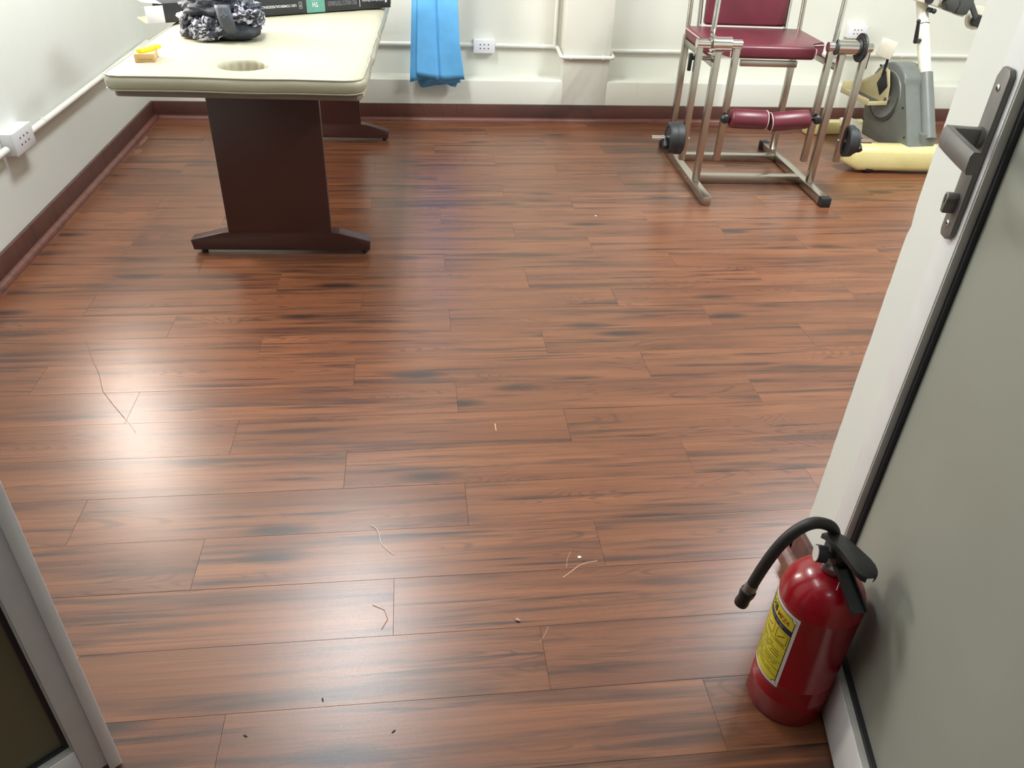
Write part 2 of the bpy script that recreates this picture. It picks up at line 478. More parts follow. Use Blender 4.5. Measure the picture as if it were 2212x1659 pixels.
# ------------------------------------------------------------------ door leaves
def rect_frame_leaf(name, label, hinge, ang, width, stile, rail, top, thick, pane_m, glaze_side):
    """leaf in local frame: x along the leaf from hinge to free edge, y is the leaf normal seen by the camera (-y), z up"""
    d = thing(name, label, 'door', (*hinge, 0), ang, kind='structure')
    z0 = .008
    for a, b_ in ((0, stile), (width-stile, width)):
        bm = newbm(); box(bm, a, b_, 0, thick, z0, top, bev=.002); obj('stile', bm, M_WHITE, d)
    for a, b_ in ((z0, rail), (top-stile, top)):
        bm = newbm(); box(bm, stile, width-stile, 0.0006, thick, a, b_, bev=.0015); obj('rail', bm, M_WHITE, d)
    bm = newbm(); box(bm, stile+.002, width-stile-.002, .020, .026, rail+.002, top-stile-.002); obj('pane', bm, pane_m, d)
    g = .012   # grey bead strip lining the reveal, then the black gasket on the pane
    for a in ((stile, stile+.003, rail, top-stile), (width-stile-.003, width-stile, rail, top-stile), (stile, width-stile, rail, rail+.003), (stile, width-stile, top-stile-.003, top-stile)):
        bm = newbm(); box(bm, a[0], a[1], .003, .020, a[2], a[3]); obj('glazing_bead', bm, M_BEAD, d)
    for a in ((stile+.003, stile+.003+g, rail+.003, top-stile-.003), (width-stile-.003-g, width-stile-.003, rail+.003, top-stile-.003), (stile+.003+g, width-stile-.003-g, rail+.003, rail+.003+g), (stile+.003+g, width-stile-.003-g, top-stile-.003-g, top-stile-.003)):
        bm = newbm(); box(bm, a[0], a[1], .016, .0202, a[2], a[3]); obj('gasket', bm, M_GASKET, d)
    return d

# right leaf: hinge near the camera, opened against the wall end.  Local x runs into the room, local +y is to the right
DA = 13.0
dirv = Vector((math.sin(math.radians(DA)), math.cos(math.radians(DA)), 0))
free = Vector((.724, .762, 0)) + dirv*((1.034-.762)/dirv.y)
DW = .745
hinge = free - dirv*DW
STI = (1.034-.976)/dirv.y
# local frame: x -> dirv, visible face must look to -X (left): use rotation so that local y = right-hand normal pointing +X side
door = thing('door_1', 'open white door leaf with grey green frosted pane and lever handle', 'door', (hinge.x, hinge.y, 0), 90-DA, kind='structure')
# in this frame +y points left (towards the camera), so the leaf body lies at negative y
TH = .040
TOP = 2.08; RAIL = .122
def dbox(name, m, x0, x1, y0, y1, z0, z1, bev=.0015, parent=None):
    bm = newbm(); box(bm, x0, x1, y0, y1, z0, z1, bev=bev); return obj(name, bm, m, parent or door)
dbox('stile', M_WHITE, 0, STI, -TH, 0, .008, TOP); dbox('stile', M_WHITE, DW-STI, DW, -TH, 0, .008, TOP)
dbox('rail', M_WHITE, STI, DW-STI, -TH, -.0006, .008, RAIL); dbox('rail', M_WHITE, STI, DW-STI, -TH, -.0006, TOP-.1, TOP)
dbox('pane', M_PANE, STI+.001, DW-STI-.001, -.027, -.021, RAIL+.001, TOP-.101, 0)
a0, a1, c0, c1 = STI, DW-STI, RAIL, TOP-.1
for x0, x1, z0, z1 in ((a0, a0+.003, c0, c1), (a1-.003, a1, c0, c1), (a0+.003, a1-.003, c0, c0+.003), (a0+.003, a1-.003, c1-.003, c1)):
    dbox('glazing_bead', M_BEAD, x0, x1, -.0209, -.002, z0, z1, 0)
gk = .013
for x0, x1, z0, z1 in ((a0+.003, a0+gk, c0+.003, c1-.003), (a1-gk, a1-.003, c0+.003, c1-.003), (a0+gk, a1-gk, c0+.003, c0+gk), (a0+gk, a1-gk, c1-gk, c1-.003)):
    dbox('gasket', M_GASKET, x0, x1, -.0209, -.013, z0, z1, 0)
# lever handle on its long backplate (a part with sub-parts)
HX = DW-STI*.52
bm = newbm(); prism(bm, [(-.019, .012), (-.006, 0), (.014, 0), (.019, .008), (.019, .226), (.010, .240), (-.012, .240), (-.019, .232)], .009, T(HX, 0, .894) @ Matrix(((1, 0, 0, 0), (0, 0, 1, 0), (0, 1, 0, 0), (0, 0, 0, 1))), bev=.003)
plate = obj('handle_plate', bm, M_PEWTER, door, label='long pewter backplate')
bm = newbm(); box(bm, HX-.009, HX+.007, .008, .056, 1.030, 1.055, bev=.003); cyl(bm, (HX, .0085, 1.042), (HX, .014, 1.042), .0145, n=20)
# lever returns towards the hinge (towards the camera)
pts = [(HX+.006, .051, 1.0425), (HX-.010, .058, 1.043), (HX-.04, .060, 1.043), (HX-.08, .059, 1.041), (HX-.114, .057, 1.039)]
R = []
for i, p in enumerate(pts):
    w_, h_ = (.010, .0145) if i else (.008, .012)
    d_ = Vector(pts[min(i+1, 4)])-Vector(pts[max(i-1, 0)]); d_.normalize(); sd = Vector((-d_.y, d_.x, 0))
    sec = [(-1, -.6), (-.6, -1), (.6, -1), (1, -.6), (1, .6), (.6, 1), (-.6, 1), (-1, .6)]
    R.append([Vector(p)+sd*(a*w_*.7)+Vector((0, 0, b_*h_)) for a, b_ in sec])
loft(bm, R); obj('lever', bm, M_PEWTER, plate)
bm = newbm(); prism(bm, [(.008*math.cos(a), .008*math.sin(a)) for a in [math.pi*i/8 for i in range(9)]] + [(-.005, -.004), (-.005, -.022), (.005, -.022), (.005, -.004)], .017, T(HX, .008, .955) @ Matrix(((1, 0, 0, 0), (0, 0, 1, 0), (0, 1, 0, 0), (0, 0, 0, 1))), bev=.0015)
obj('lock_cylinder', bm, M_PEWTER, plate)
bm = newbm(); box(bm, HX-.001, HX+.001, .0245, .0256, .947, .960); obj('key_slot', bm, M_HOLE, plate)
for z in (1.108, .917):
    bm = newbm(); lathe(bm, [(.0052, 0), (.005, .0015), (.003, .0025), (.0002, .0027)], 16, T(HX, .0086, z) @ RX(-90)); obj('screw', bm, M_CHROME, plate)
    bm = newbm(); cyl(bm, (HX, .0108, z), (HX, .0117, z), .0018, n=8); obj('screw_socket', bm, M_HOLE, plate)
for z in (.25, 1.0, 1.85):
    bm = newbm(); cyl(bm, (-.004, -.004, z-.045), (-.004, -.004, z+.045), .007, n=12); obj('hinge', bm, M_ZINC, door)

# left leaf, partly opened
LA = 50.0
fr = Vector((-.545, .831, 0)); ld = Vector((math.sin(math.radians(LA)), math.cos(math.radians(LA)), 0))
LW = .70; lh = fr-ld*LW
leaf = thing('door_2', 'half open white door leaf with dark olive pane at the lower left', 'door', (lh.x, lh.y, 0), 90-LA, kind='structure')
# here the camera looks on the -y side of the leaf
ST2 = .054; LR = .089
def lbox(name, m, x0, x1, y0, y1, z0, z1, bev=.0015):
    bm = newbm(); box(bm, x0, x1, y0, y1, z0, z1, bev=bev); return obj(name, bm, m, leaf)
lbox('stile', M_WHITE, 0, ST2, 0, TH, .010, TOP); lbox('stile', M_WHITE, LW-ST2, LW-.0005, 0, TH, .012, TOP)
lbox('meeting_strip', M_WHITE, LW-.020, LW, -.0095, .0, .004, TOP, .0012)
lbox('rail', M_WHITE, ST2, LW-ST2, .0012, TH, .010, LR); lbox('rail', M_WHITE, ST2, LW-ST2, .0012, TH, TOP-.1, TOP)
lbox('pane', M_PANE2, ST2+.001, LW-ST2-.001, .020, .026, LR+.001, TOP-.101, 0)
a0, a1, c0, c1 = ST2, LW-ST2, LR, TOP-.1
for x0, x1, z0, z1 in ((a0, a0+.003, c0, c1), (a1-.003, a1, c0, c1), (a0+.003, a1-.003, c0, c0+.003), (a0+.003, a1-.003, c1-.003, c1)):
    lbox('glazing_bead', M_BEAD, x0, x1, .003, .0199, z0, z1, 0)
for x0, x1, z0, z1 in ((a0+.003, a0+.010, c0+.003, c1-.003), (a1-.010, a1-.003, c0+.003, c1-.003), (a0+.010, a1-.010, c0+.003, c0+.010), (a0+.010, a1-.010, c1-.010, c1-.003)):
    lbox('gasket', M_GASKET, x0, x1, .014, .0199, z0, z1, 0)

# ------------------------------------------------------------------ massage table
TC = (-.535, 3.575)
tb = thing('massage_table', 'cream padded massage table on dark mahogany trestle legs', 'table', (*TC, 0), -1.8)
MX0, MX1, MY0, MY1, MZ0, MZ1 = -.402, .405, -.925, .925, .667, .715
hc = Vector((.006, -.762)); hr = .080
NP = 192
def rr_ray(ang, inset, rad=.055):
    """distance from the hole centre to the rounded outline along a ray"""
    dx, dy = math.cos(ang), math.sin(ang)
    x0, x1, y0_, y1_ = MX0+inset, MX1-inset, MY0+inset, MY1-inset
    tt = min(((x1 if dx > 0 else x0)-hc.x)/dx if abs(dx) > 1e-9 else 9, ((y1_ if dy > 0 else y0_)-hc.y)/dy if abs(dy) > 1e-9 else 9)
    rad = max(.012, rad-inset)
    for cx, sx in ((x0+rad, -1), (x1-rad, 1)):
        for cy, sy in ((y0_+rad, -1), (y1_-rad, 1)):
            p = hc+Vector((dx, dy))*tt
            if (p.x-cx)*sx > 0 and (p.y-cy)*sy > 0:
                q = Vector((cx, cy))-hc; b_ = q.dot(Vector((dx, dy))); c_ = q.length_squared-rad*rad
                disc = b_*b_-c_
                if disc > 0: tt = b_+math.sqrt(disc)
    return tt
# angles chosen so the long outline is evenly sampled
angs = []
per = []
for i in range(4000):
    a = 2*math.pi*i/4000; tt = rr_ray(a, 0); per.append((a, hc+Vector((math.cos(a), math.sin(a)))*tt))
acc = [0.0]
for i in range(1, 4001): acc.append(acc[-1]+(per[i % 4000][1]-per[i-1][1]).length)
j = 0
for k in range(NP):
    tgt = acc[-1]*k/NP
    while acc[j+1] < tgt: j += 1
    angs.append(per[j][0])
def ring(inset, z, wob=0):
    out = []
    for a in angs:
        tt = rr_ray(a, inset); p = hc+Vector((math.cos(a), math.sin(a)))*tt
        n_ = mnoise.noise(Vector((p.x*9, p.y*14, z*40)))
        side = 1.5 if p.x > .38 else .25
        dz = wob*.004*mnoise.noise(Vector((p.x*5, p.y*5, 3)))
        q = hc+Vector((math.cos(a), math.sin(a)))*(tt+wob*side*.008*n_)
        out.append(Vector((q.x, q.y, z+dz)))
    return out
rings = [ring(.02, MZ0, 0), ring(.004, MZ0+.002, .3), ring(-.002, MZ0+.012, 1), ring(-.004, MZ0+.024, 1), ring(-.001, MZ0+.038, 1), ring(.004, MZ1-.004, .4), ring(.012, MZ1+.001, .3), ring(.035, MZ1+.004, .4)]
outer = ring(.035, MZ1+.004, .4)
for f in (.25, .5, .7, .85, .94):
    rings.append([Vector((outer[i].x*(1-f)+(hc.x+hr*1.25*math.cos(a))*f, outer[i].y*(1-f)+(hc.y+hr*1.25*math.sin(a))*f, MZ1+.006+.0025*mnoise.noise(Vector((outer[i].x*4*(1-f), outer[i].y*4*(1-f), f*3))))) for i, a in enumerate(angs)])
for rr, dz in ((1.12, .005), (1.03, .001), (.99, -.008), (.97, -.02), (.96, -.034), (.95, -.046)):
    rings.append([Vector((hc.x+hr*(rr+(.03*math.sin(a*17+dz*60) if dz < -.01 else 0))*math.cos(a), hc.y+hr*(rr+(.03*math.sin(a*17+dz*60) if dz < -.01 else 0))*math.sin(a), MZ1+dz)) for a in angs])
bm = newbm(); loft(bm, rings)
matt = obj('mattress', bm, M_CREAMV, tb, ang=60)
for z, ins in ((MZ1-.002, .003), (MZ0+.004, .0)):
    bm = newbm(); tube(bm, ring(ins, z, .6), .0026, 8, closed=True); obj('piping', bm, M_CREAMV, matt)
bm = newbm(); prism(bm, [(-.365, -.905), (-.375, -.895), (-.375, .90), (.393, .90), (.393, -.895), (.383, -.91)], .018, T(0, 0, .648), bev=.003)
obj('base_board', bm, M_EDGE, tb)
bm = newbm(); box(bm, .392, .3975, -.86, .86, .645, .690, bev=.001); obj('side_strip', bm, M_PLY, tb, label='pale strip along the right edge')
def trestle(y, s):
    """panel and foot in one profile plane; front face at y, thickness behind it"""
    cx = .030
    bm = newbm(); prism(bm, [(cx-.193, .085), (cx+.193, .085), (cx+.193, .648), (cx-.193, .648)], .028, T(0, y+.028, 0) @ PY, bev=.0012)
    obj('leg_panel', bm, M_TABLE, tb)
    bm = newbm(); prism(bm, [(cx-.333, .018), (cx+.336, .016), (cx+.339, .056), (cx+.22, .087), (cx+.193, .090), (cx-.193, .090), (cx-.215, .088), (cx-.339, .058)], .052, T(0, y+.050, 0) @ PY, bev=.0015)
    ft = obj('foot', bm, M_TABLE, tb)
    for x in (cx-.30, cx+.315):
        bm = newbm(); cyl(bm, (x, y+.024, 0), (x, y+.024, .018), .012, n=14); obj('glide', bm, M_BLACK, ft)
trestle(-.675, 1); trestle(.752, 1)
bm = newbm(); box(bm, .02, .045, -.646, .752, .29, .600, bev=.0015); obj('stretcher', bm, M_TABLE, tb)

# ------------------------------------------------------------------ things on the table
def wz(x, y): return .7205
# long carton of flooring
bx = thing('flooring_carton', 'long black printed carton lying across the massage table', 'carton', (-.955, 3.462, .7262), 28.9)
BL, BD, BHt = .985, .16, .066
th = .003
for nm, a in (('carton_front', (0, BL, 0, th, 0, BHt)), ('carton_back', (0, BL, BD-th, BD, 0, BHt)), ('carton_top', (0, BL, 0, BD, BHt, BHt+th)), ('carton_end', (BL-th, BL, th, BD-th, th, BHt))):
    bm = newbm(); box(bm, *a, bev=.0006); obj(nm, bm, M_CARD, bx)
bm = newbm(); box(bm, 0, BL, th, BD-th, 0, th); obj('carton_bottom', bm, M_KRAFT, bx)
bm = newbm(); box(bm, -.068, 0, -.0015, .0015, .002, BHt-.004, T(0, .002, 0) @ RZ(4), bev=.0005); obj('flap', bm, M_CARDW, bx, label='white end flap folded out')
bm = newbm(); box(bm, -.072, 0, .012, BD-.012, -.0012, .0012, T(0, 0, BHt) @ RY(8), bev=.0005); obj('flap', bm, M_CARDW, bx, label='white top flap sticking out')
bm = newbm(); box(bm, -.07, 0, .01, BD-.01, -.001, .001, T(0, 0, .004) @ RY(-3), bev=.0004); obj('flap', bm, M_KRAFT, bx)
def upside(name, s, x0, x1, z0, z1, m, bold=False):
    """lettering on the front face, upside down as the carton lies"""
    bm = fit_text(s, x1-x0, z1-z0, bold)
    for v in bm.verts: v.co = Vector((x1-v.co.x, -.0006, z1-v.co.y))
    return obj(name, bm, m, bx, smooth=False)
def patch(name, x0, x1, z0, z1, m, y=-.0003):
    bm = newbm(); box(bm, x0, x1, y, y+.0008, z0, z1); return obj(name, bm, m, bx, smooth=False)
patch('teal_panel', .585, .668, 0, BHt, M_TEAL)
bm = newbm(); box(bm, .33, .668, .0, BD, BHt+th-.0002, BHt+th+.0004); obj('teal_panel', bm, M_TEAL, bx, smooth=False)
upside('lettering', 'TH', .612, .638, .022, .041, M_INKW, True)
upside('lettering', 'Textura Vinyl Tile', .608, .643, .0465, .051, M_INKW)
upside('lettering', 'PISO VINILICO TEXTURADO', .682, .818, .022, .040, M_INKG)
patch('rule', .832, .8342, .010, .058, M_INKW)
upside('lettering', 'Self Adhesive Flooring', .845, .950, .028, .040, M_INKW)
for x0, x1, z0, z1 in ((.957, .966, .022, .046), (.968, .972, .030, .046), (.957, .972, .048, .0505)): patch('emblem', x0, x1, z0, z1, M_INKW)
upside('lettering', 'USO COMERCIAL/RESIDENCIAL', .375, .540, .027, .037, M_INKW, True)
for x0, x1, z0, z1 in ((.551, .553, .018, .046), (.564, .566, .018, .046), (.551, .566, .044, .046), (.551, .566, .018, .020), (.555, .562, .024, .034), (.555, .562, .038, .041)): patch('emblem', x0, x1, z0, z1, M_INKG)
upside('lettering', 'CE', .118, .150, .020, .044, M_INKW)

# crumpled patterned bag
def bag_material():
    m = bpy.data.materials.new('patterned_fabric'); t, b = nt(m)
    v = t.nodes.new('ShaderNodeTexCoord').outputs['Object']
    a = noise_node(t, v, 26, 3, .6, 2.2)
    f = ramp(t, a, (.515, 0.0), (.545, 1.0))
    a2 = noise_node(t, v, 9, 2, .5, .5)
    f = smath(t, 'MULTIPLY', f, ramp(t, a2, (.40, 0.0), (.50, 1.0)))
    c = mix(t, f, lin((44, 46, 58)), lin((206, 206, 222)))
    t.links.new(c, b.inputs['Base Color']); b.inputs['Roughness'].default_value = .55
    n2 = noise_node(t, v, 60, 3)
    bp = t.nodes.new('ShaderNodeBump'); bp.inputs['Strength'].default_value = .4; bp.inputs['Distance'].default_value = .004
    t.links.new(n2, bp.inputs['Height']); t.links.new(bp.outputs['Normal'], b.inputs['Normal'])
    return m
M_BAG = bag_material(); M_BAGK = mat('charcoal_fabric', (52, 55, 64), .6, var=.1, bump=.3, bscale=80); M_BAGS = mat('strap_grey', (64, 68, 78), .55)
bag = thing('patterned_bag', 'crumpled black and white patterned cloth bag on the massage table', 'bag', (-.684, 3.245, .7205), 0)
def crumple(name, m, c, r, seed, amp, fold=7, flat=.0, parent=None, sub=5):
    bm = newbm(); bmesh.ops.create_icosphere(bm, subdivisions=sub, radius=1)
    for v in bm.verts:
        d = v.co.normalized()
        q = d*1.0+Vector((seed, seed*.7, -seed))
        k = 1+amp*(mnoise.noise(q*1.6)+.85*(.6-2*abs(mnoise.noise(q*fold*.45)))+.38*(.6-2*abs(mnoise.noise(q*fold+Vector((4, 1, 2)))))+.12*(.6-2*abs(mnoise.noise(q*fold*2.3))))
        p = Vector((c[0]+d.x*r[0]*k, c[1]+d.y*r[1]*k, c[2]+d.z*r[2]*k))
        p.z = max(p.z, flat)
        v.co = p
    return obj(name, bm, m, parent, ang=180)
crumple('bag_body', M_BAG, (0, .010, .074), (.122, .100, .078), 3.1, .26, 5, .0072, bag)
crumple('bag_base', M_BAGK, (.045, -.050, .034), (.090, .055, .034), 8.3, .10, 3, .0072, bag)
crumple('bag_flap', M_BAGK, (-.040, -.050, .112), (.085, .046, .034), 5.7, .30, 3, .01, bag)
crumple('bag_fold', M_BAG, (.082, -.045, .092), (.056, .050, .044), 12.9, .32, 5, .02, bag)
crumple('bag_fold', M_BAG, (-.105, -.030, .045), (.044, .050, .042), 17.2, .34, 5, .0072, bag)
crumple('bag_fold', M_BAG, (-.045, -.090, .040), (.050, .028, .040), 21.4, .34, 5, .0072, bag)
crumple('bag_fold', M_BAG, (.015, -.030, .165), (.060, .050, .034), 31.4, .36, 5, .05, bag)
crumple('bag_corner', M_CARDW, (-.134, -.040, .078), (.024, .016, .013), 2.2, .12, 4, .01, bag)
bm = newbm()
R = []
for i in range(9):
    f = i/8; z = .128-.094*f; yy = -.112-.018*math.sin(f*math.pi*.9); xx = .020+.022*f; wd = .026-.006*(f > .7)*(f-.7)/.3*1.6
    R.append([Vector((xx-wd, yy, z-.002)), Vector((xx-wd*.5, yy-.004, z)), Vector((xx+wd*.5, yy-.004, z+.001)), Vector((xx+wd, yy+.003, z-.001)), Vector((xx+wd, yy+.006, z-.001)), Vector((xx-wd, yy+.005, z-.002))])
loft(bm, R); strap = obj('strap', bm, M_BAGS, bag, ang=180, label='dark strap with a four-pointed star outline')
star = []
for i in range(16):
    a = math.pi*2*i/16+math.pi/2; rr = (.013, .0068, .0046, .0068)[i % 4] if i % 4 else .0135
    rr = {0: .0135, 1: .0065, 2: .0046, 3: .0065}[i % 4]
    star.append(Vector((.026+rr*math.cos(a), -.1275-.005, .098+rr*math.sin(a))))
bm = newbm(); tube(bm, star, .0006, 6, closed=True); obj('star_emblem', bm, M_INKG, strap)

# small tan box with a yellow bar on it
sb = thing('small_tan_box', 'small tan cardboard box at the left front of the massage table', 'box', (-.872, 2.862, .7205), 8)
bm = newbm(); box(bm, -.031, .031, -.042, .042, 0, .026, bev=.0015); obj('box_body', bm, M_TAN, sb)
bm = newbm(); box(bm, -.022, .022, -.0426, -.0418, .008, .011); obj('box_print', bm, M_KRAFT, sb)
yb_ = thing('yellow_bar', 'bright yellow foam bar lying on the small tan box', 'eraser', (-.862, 2.872, .7465), -27)
bm = newbm(); box(bm, -.012, .012, -.046, .046, 0, .012, bev=.003); obj('bar_body', bm, M_YELLOW, yb_)
bm = newbm(); box(bm, -.0122, .0122, .014, .024, -.0, .0124, bev=.003); obj('bar_band', bm, mat('deep_yellow', (240, 190, 20), .5), yb_)

# ------------------------------------------------------------------ conduits and sockets
def clip(par, p, ax, r=.0155):
    bm = newbm(); p = Vector(p); d = Vector(ax)
    cyl(bm, p-d*.006, p+d*.006, r, n=14); o = obj('clip', bm, M_PIPE, par)
    return o
cd = thing('cable_conduit', 'white round cable conduit running along the left wall', 'conduit', (XL, 3.5, .382))
bm = newbm(); cyl(bm, (.018, -2.9, 0), (.018, -.53, 0), .0125, n=16); cyl(bm, (.018, -.34, 0), (.018, 1.33, 0), .0125, n=16); obj('pipe', bm, M_PIPE, cd)
for y in (-1.4, -.18, .55): clip(cd, (.016, y, 0), (0, 1, 0))
def socket(name, label, loc, rz, w_, h_, d_):
    s = thing(name, label, 'socket', loc, rz)      # faces -y
    bm = newbm(); box(bm, -w_/2, w_/2, -d_, 0, -h_/2, h_/2, bev=.003); b_ = obj('back_box', bm, M_SOCK, s)
    bm = newbm(); box(bm, -w_/2-.001, w_/2+.001, -d_-.007, -d_+.001, -h_/2-.001, h_/2+.001, bev=.002); f = obj('face_plate', bm, M_SOCK, s)
    for i in range(3):
        for j in range(2):
            x = (i-1)*w_*.19; z = (j-.5)*h_*.30
            bm = newbm(); cyl(bm, (x, -d_-.0074, z), (x, -d_-.004, z), h_*.052, n=12); obj('pin_hole', bm, M_HOLE, f)
    return s
socket('wall_socket', 'white six-hole socket box on the left wall conduit', (XL, 3.065, .394), 90, .165, .078, .040)
socket('wall_socket', 'white six-hole socket box beside the hanging blue cloth', (.412, YB+RD, .388), 0, .122, .070, .036)
socket('wall_socket', 'white socket box on the back wall behind the maroon exercise chair', (2.66, YB+RD, .51), 0, .115, .07, .040)
cb = thing('cable_conduit', 'white cable conduit stepping around the pilaster on the back wall', 'conduit', (.6, YB+RD, .39))
yo = -.018
def bend(pts, r=.02, k=5):
    out = [Vector(pts[0])]
    for a, b_, c in zip(pts, pts[1:], pts[2:]):
        a, b_, c = Vector(a), Vector(b_), Vector(c)
        p = b_+(a-b_).normalized()*min(r, (a-b_).length/2); q = b_+(c-b_).normalized()*min(r, (c-b_).length/2)
        for i in range(k+1):
            t_ = i/k; out.append(p*(1-t_)**2+b_*2*t_*(1-t_)+q*t_*t_)
    out.append(Vector(pts[-1])); return out
bm = newbm(); cyl(bm, (-1.95, yo, .002), (-.25, yo, .002), .0115, n=14)
tube(bm, bend([(-.13, yo, .002), (.222, yo, .0), (.246, yo, -.006), (.246, -RD+yo+.002, -.027), (.552, -RD+yo, -.027), (.552, yo, -.016), (3.4, yo, -.012)]), .0115, 14)
obj('pipe', bm, M_PIPE, cb)
bm = newbm(); cyl(bm, (.226, yo, .004), (.226, yo, 2.28), .010, n=14); obj('pipe', bm, M_PIPE, cb)
for p in ((.16, yo+.002, .0), (1.2, yo, -.015), (2.4, yo, -.013), (-.5, yo, 0)): clip(cb, p, (1, 0, 0), .0145)
for p in ((.30, -RD+yo, -.027), (.49, -RD+yo, -.027)): clip(cb, p, (1, 0, 0), .0145)

# ------------------------------------------------------------------ hanging blue cloth
cl = thing('hanging_cloth', 'folded light blue nonwoven sheets hanging on the back wall', 'cloth', (.135, 4.66, 0))
def sheet(name, xl, xr, yfun, hem, ztop=1.55, m=M_BLUE, nu=40, nv=44, th=.0022):
    """xl, xr: functions of z; hem: function of u"""
    bm = newbm(); G = []
    for i in range(nu+1):
        u = i/nu; col = []
        for j in range(nv+1):
            v = j/nv; z = ztop+(hem(u)-ztop)*v
            x = xl(z)+(xr(z)-xl(z))*u
            wr = .004*mnoise.noise(Vector((x*18, z*14, 2.3)))*max(0, 1-(z-.2)/.5)
            col.append(bm.verts.new((x, yfun(u, z)+wr, z)))
        G.append(col)
    for i in range(nu):
        for j in range(nv): bm.faces.new((G[i][j], G[i+1][j], G[i+1][j+1], G[i][j+1]))
    o = obj(name, bm, m, cl, ang=180)
    sm = o.modifiers.new('thickness', 'SOLIDIFY'); sm.thickness = th; sm.offset = 0
    return o
def g(z, zb=.25, zt=1.55): return max(0, min(1, (z-zb)/(zt-zb)))
# front sheet: two panels meeting in a deep centre fold
def front_y(u, z):
    c = .47+.04*g(z)
    d = abs(u-c)
    return -.034-.004*math.cos(u*5)+.030*math.exp(-(d/.016)**2)+.0015*math.sin(u*9+z*3)
sheet('front_sheet', lambda z: -.120+.060*g(z)+.0, lambda z: .152-.062*g(z)-.02*g(z, .25, .45), front_y, lambda u: .272-.022*min(1, u*2.2)+.008*max(0, u-.5))
sheet('side_fold', lambda z: -.155+.075*g(z), lambda z: -.105+.050*g(z), lambda u, z: -.006-.022*u+.004*math.sin(u*9), lambda u: .228+.022*u)
for k in range(6):
    f = k/5
    sheet('inner_fold', lambda z, f=f: -.128+.03*f+.06*g(z), lambda z, f=f: .128-.022*f-.055*g(z), lambda u, z, f=f: -.018+.042*f+.008*math.sin(u*(11+5*f)+3*f)+.004*math.sin(u*31+f*9), lambda u, f=f: .243-.036*f+.010*math.sin(u*6+4*f)-.004*u, nv=30, th=.003)
bm = newbm(); cyl(bm, (0, YB+RD-4.66, 1.56), (0, -.04, 1.56), .006, n=12); cyl(bm, (0, -.04, 1.56), (0, -.045, 1.59), .006, n=12); cyl(bm, (0, YB+RD-4.66-.004, 1.56), (0, YB+RD-4.66, 1.56), .022, n=18)
tag(obj('wall_hook', bm, M_CHROME), 'chrome wall hook holding the blue cloth', 'hook').location = (.135, 4.66, 0)
# ------------------------------------------------------------------ fire extinguisher
EX, EY, ER = .684, .860, .0715
ex = thing('fire_extinguisher', 'red fire extinguisher with a yellow label standing by the open door', 'fire extinguisher', (EX, EY, 0))
prof = [(.055, .006), (.064, .001), (ER-.003, .0), (ER, .004), (ER, .055), (ER+.0006, .057), (ER, .059), (ER, .100), (ER+.0006, .1015), (ER, .103), (ER, .282), (ER+.0007, .284), (ER, .286)]
for i in range(1, 13):
    a = math.pi/2*i/12; prof.append((ER*math.cos(a)*.985+.0005+.0*a if i < 11 else (.020 if i == 11 else .019), .288+.066*math.sin(a)))
prof += [(.019, .362), (.0002, .362)]
bm = newbm(); lathe(bm, prof, 72); cylo = obj('cylinder_body', bm, M_RED, ex, ang=40)
# curved label and print
TH1, TH0 = math.radians(-141), math.radians(-141-128)
LZ0, LZ1 = .092, .275
def wrap(bm, dr, sub=True):
    """map label coords (x along arc in metres, y up) onto the cylinder"""
    for v in bm.verts:
        x, y, z = v.co
        th_ = TH0 + x/ER; r = ER+dr+z
        v.co = Vector((r*math.cos(th_), r*math.sin(th_), LZ0+y))
    return bm
LWd = (TH1-TH0)*ER; LHt = LZ1-LZ0
def lrect(name, x0, x1, y0, y1, m, dr, th=.0001, par=None):
    bm = newbm(); n = max(1, int((x1-x0)/.004))
    lo = [[bm.verts.new((x0+(x1-x0)*i/n, y, z)) for i in range(n+1)] for y, z in ((y0, 0), (y1, 0))]
    for i in range(n): bm.faces.new((lo[0][i], lo[0][i+1], lo[1][i+1], lo[1][i]))
    wrap(bm, dr); o = obj(name, bm, m, par or label_o)
    return o
bm = newbm(); n = 48
rows = []
for y, z in ((0, -.0006), (0, .0005), (LHt, .0005), (LHt, -.0006)):
    rows.append([Vector((LWd*i/n, y, z)) for i in range(n+1)])
V = [[bm.verts.new(p) for p in r] for r in rows]
for a in range(4):
    b_ = (a+1) % 4
    for i in range(n): bm.faces.new((V[a][i], V[a][i+1], V[b_][i+1], V[b_][i]))
bm.faces.new([V[k][0] for k in range(4)]); bm.faces.new([V[k][n] for k in reversed(range(4))])
wrap(bm, 0); label_o = obj('label', bm, M_LABW, ex, label='yellow instruction label')
mg = .006
lrect('label_frame', mg, LWd-mg, mg, LHt-mg, M_INKK, .0007)
lrect('label_field', mg+.0013, LWd-mg-.0013, mg+.0013, LHt-mg-.0013, M_LABEL, .0009)
for cx in (mg, LWd-mg):
    for cy in (mg, LHt-mg):
        for rr, m_, dr in ((.0085, M_INKK, .0011), (.0072, M_LABW, .0013)):
            bm = newbm(); bmesh.ops.create_circle(bm, cap_ends=True, segments=20, radius=rr)
            for v in bm.verts:
                v.co.x = min(max(v.co.x+cx, mg-.0004), LWd-mg+.0004); v.co.y = min(max(v.co.y+cy, mg-.0004), LHt-mg+.0004)
            wrap(bm, dr); obj('label_corner', bm, m_, label_o)
def ltext(s, x0, x1, y0, y1, m, dr=.0013, bold=False):
    bm = fit_text(s, x1-x0, y1-y0, bold)
    for v in bm.verts: v.co.x += x0; v.co.y += y0; v.co.z = 0
    wrap(bm, dr); return obj('lettering', bm, m, label_o, smooth=False)
ltext('手提式干粉灭火器', .020, LWd-.050, LHt-.029, LHt-.012, M_INKK, bold=True)
ltext('MFZ4', LWd-.046, LWd-.017, LHt-.029, LHt-.018, M_INKR, bold=True)
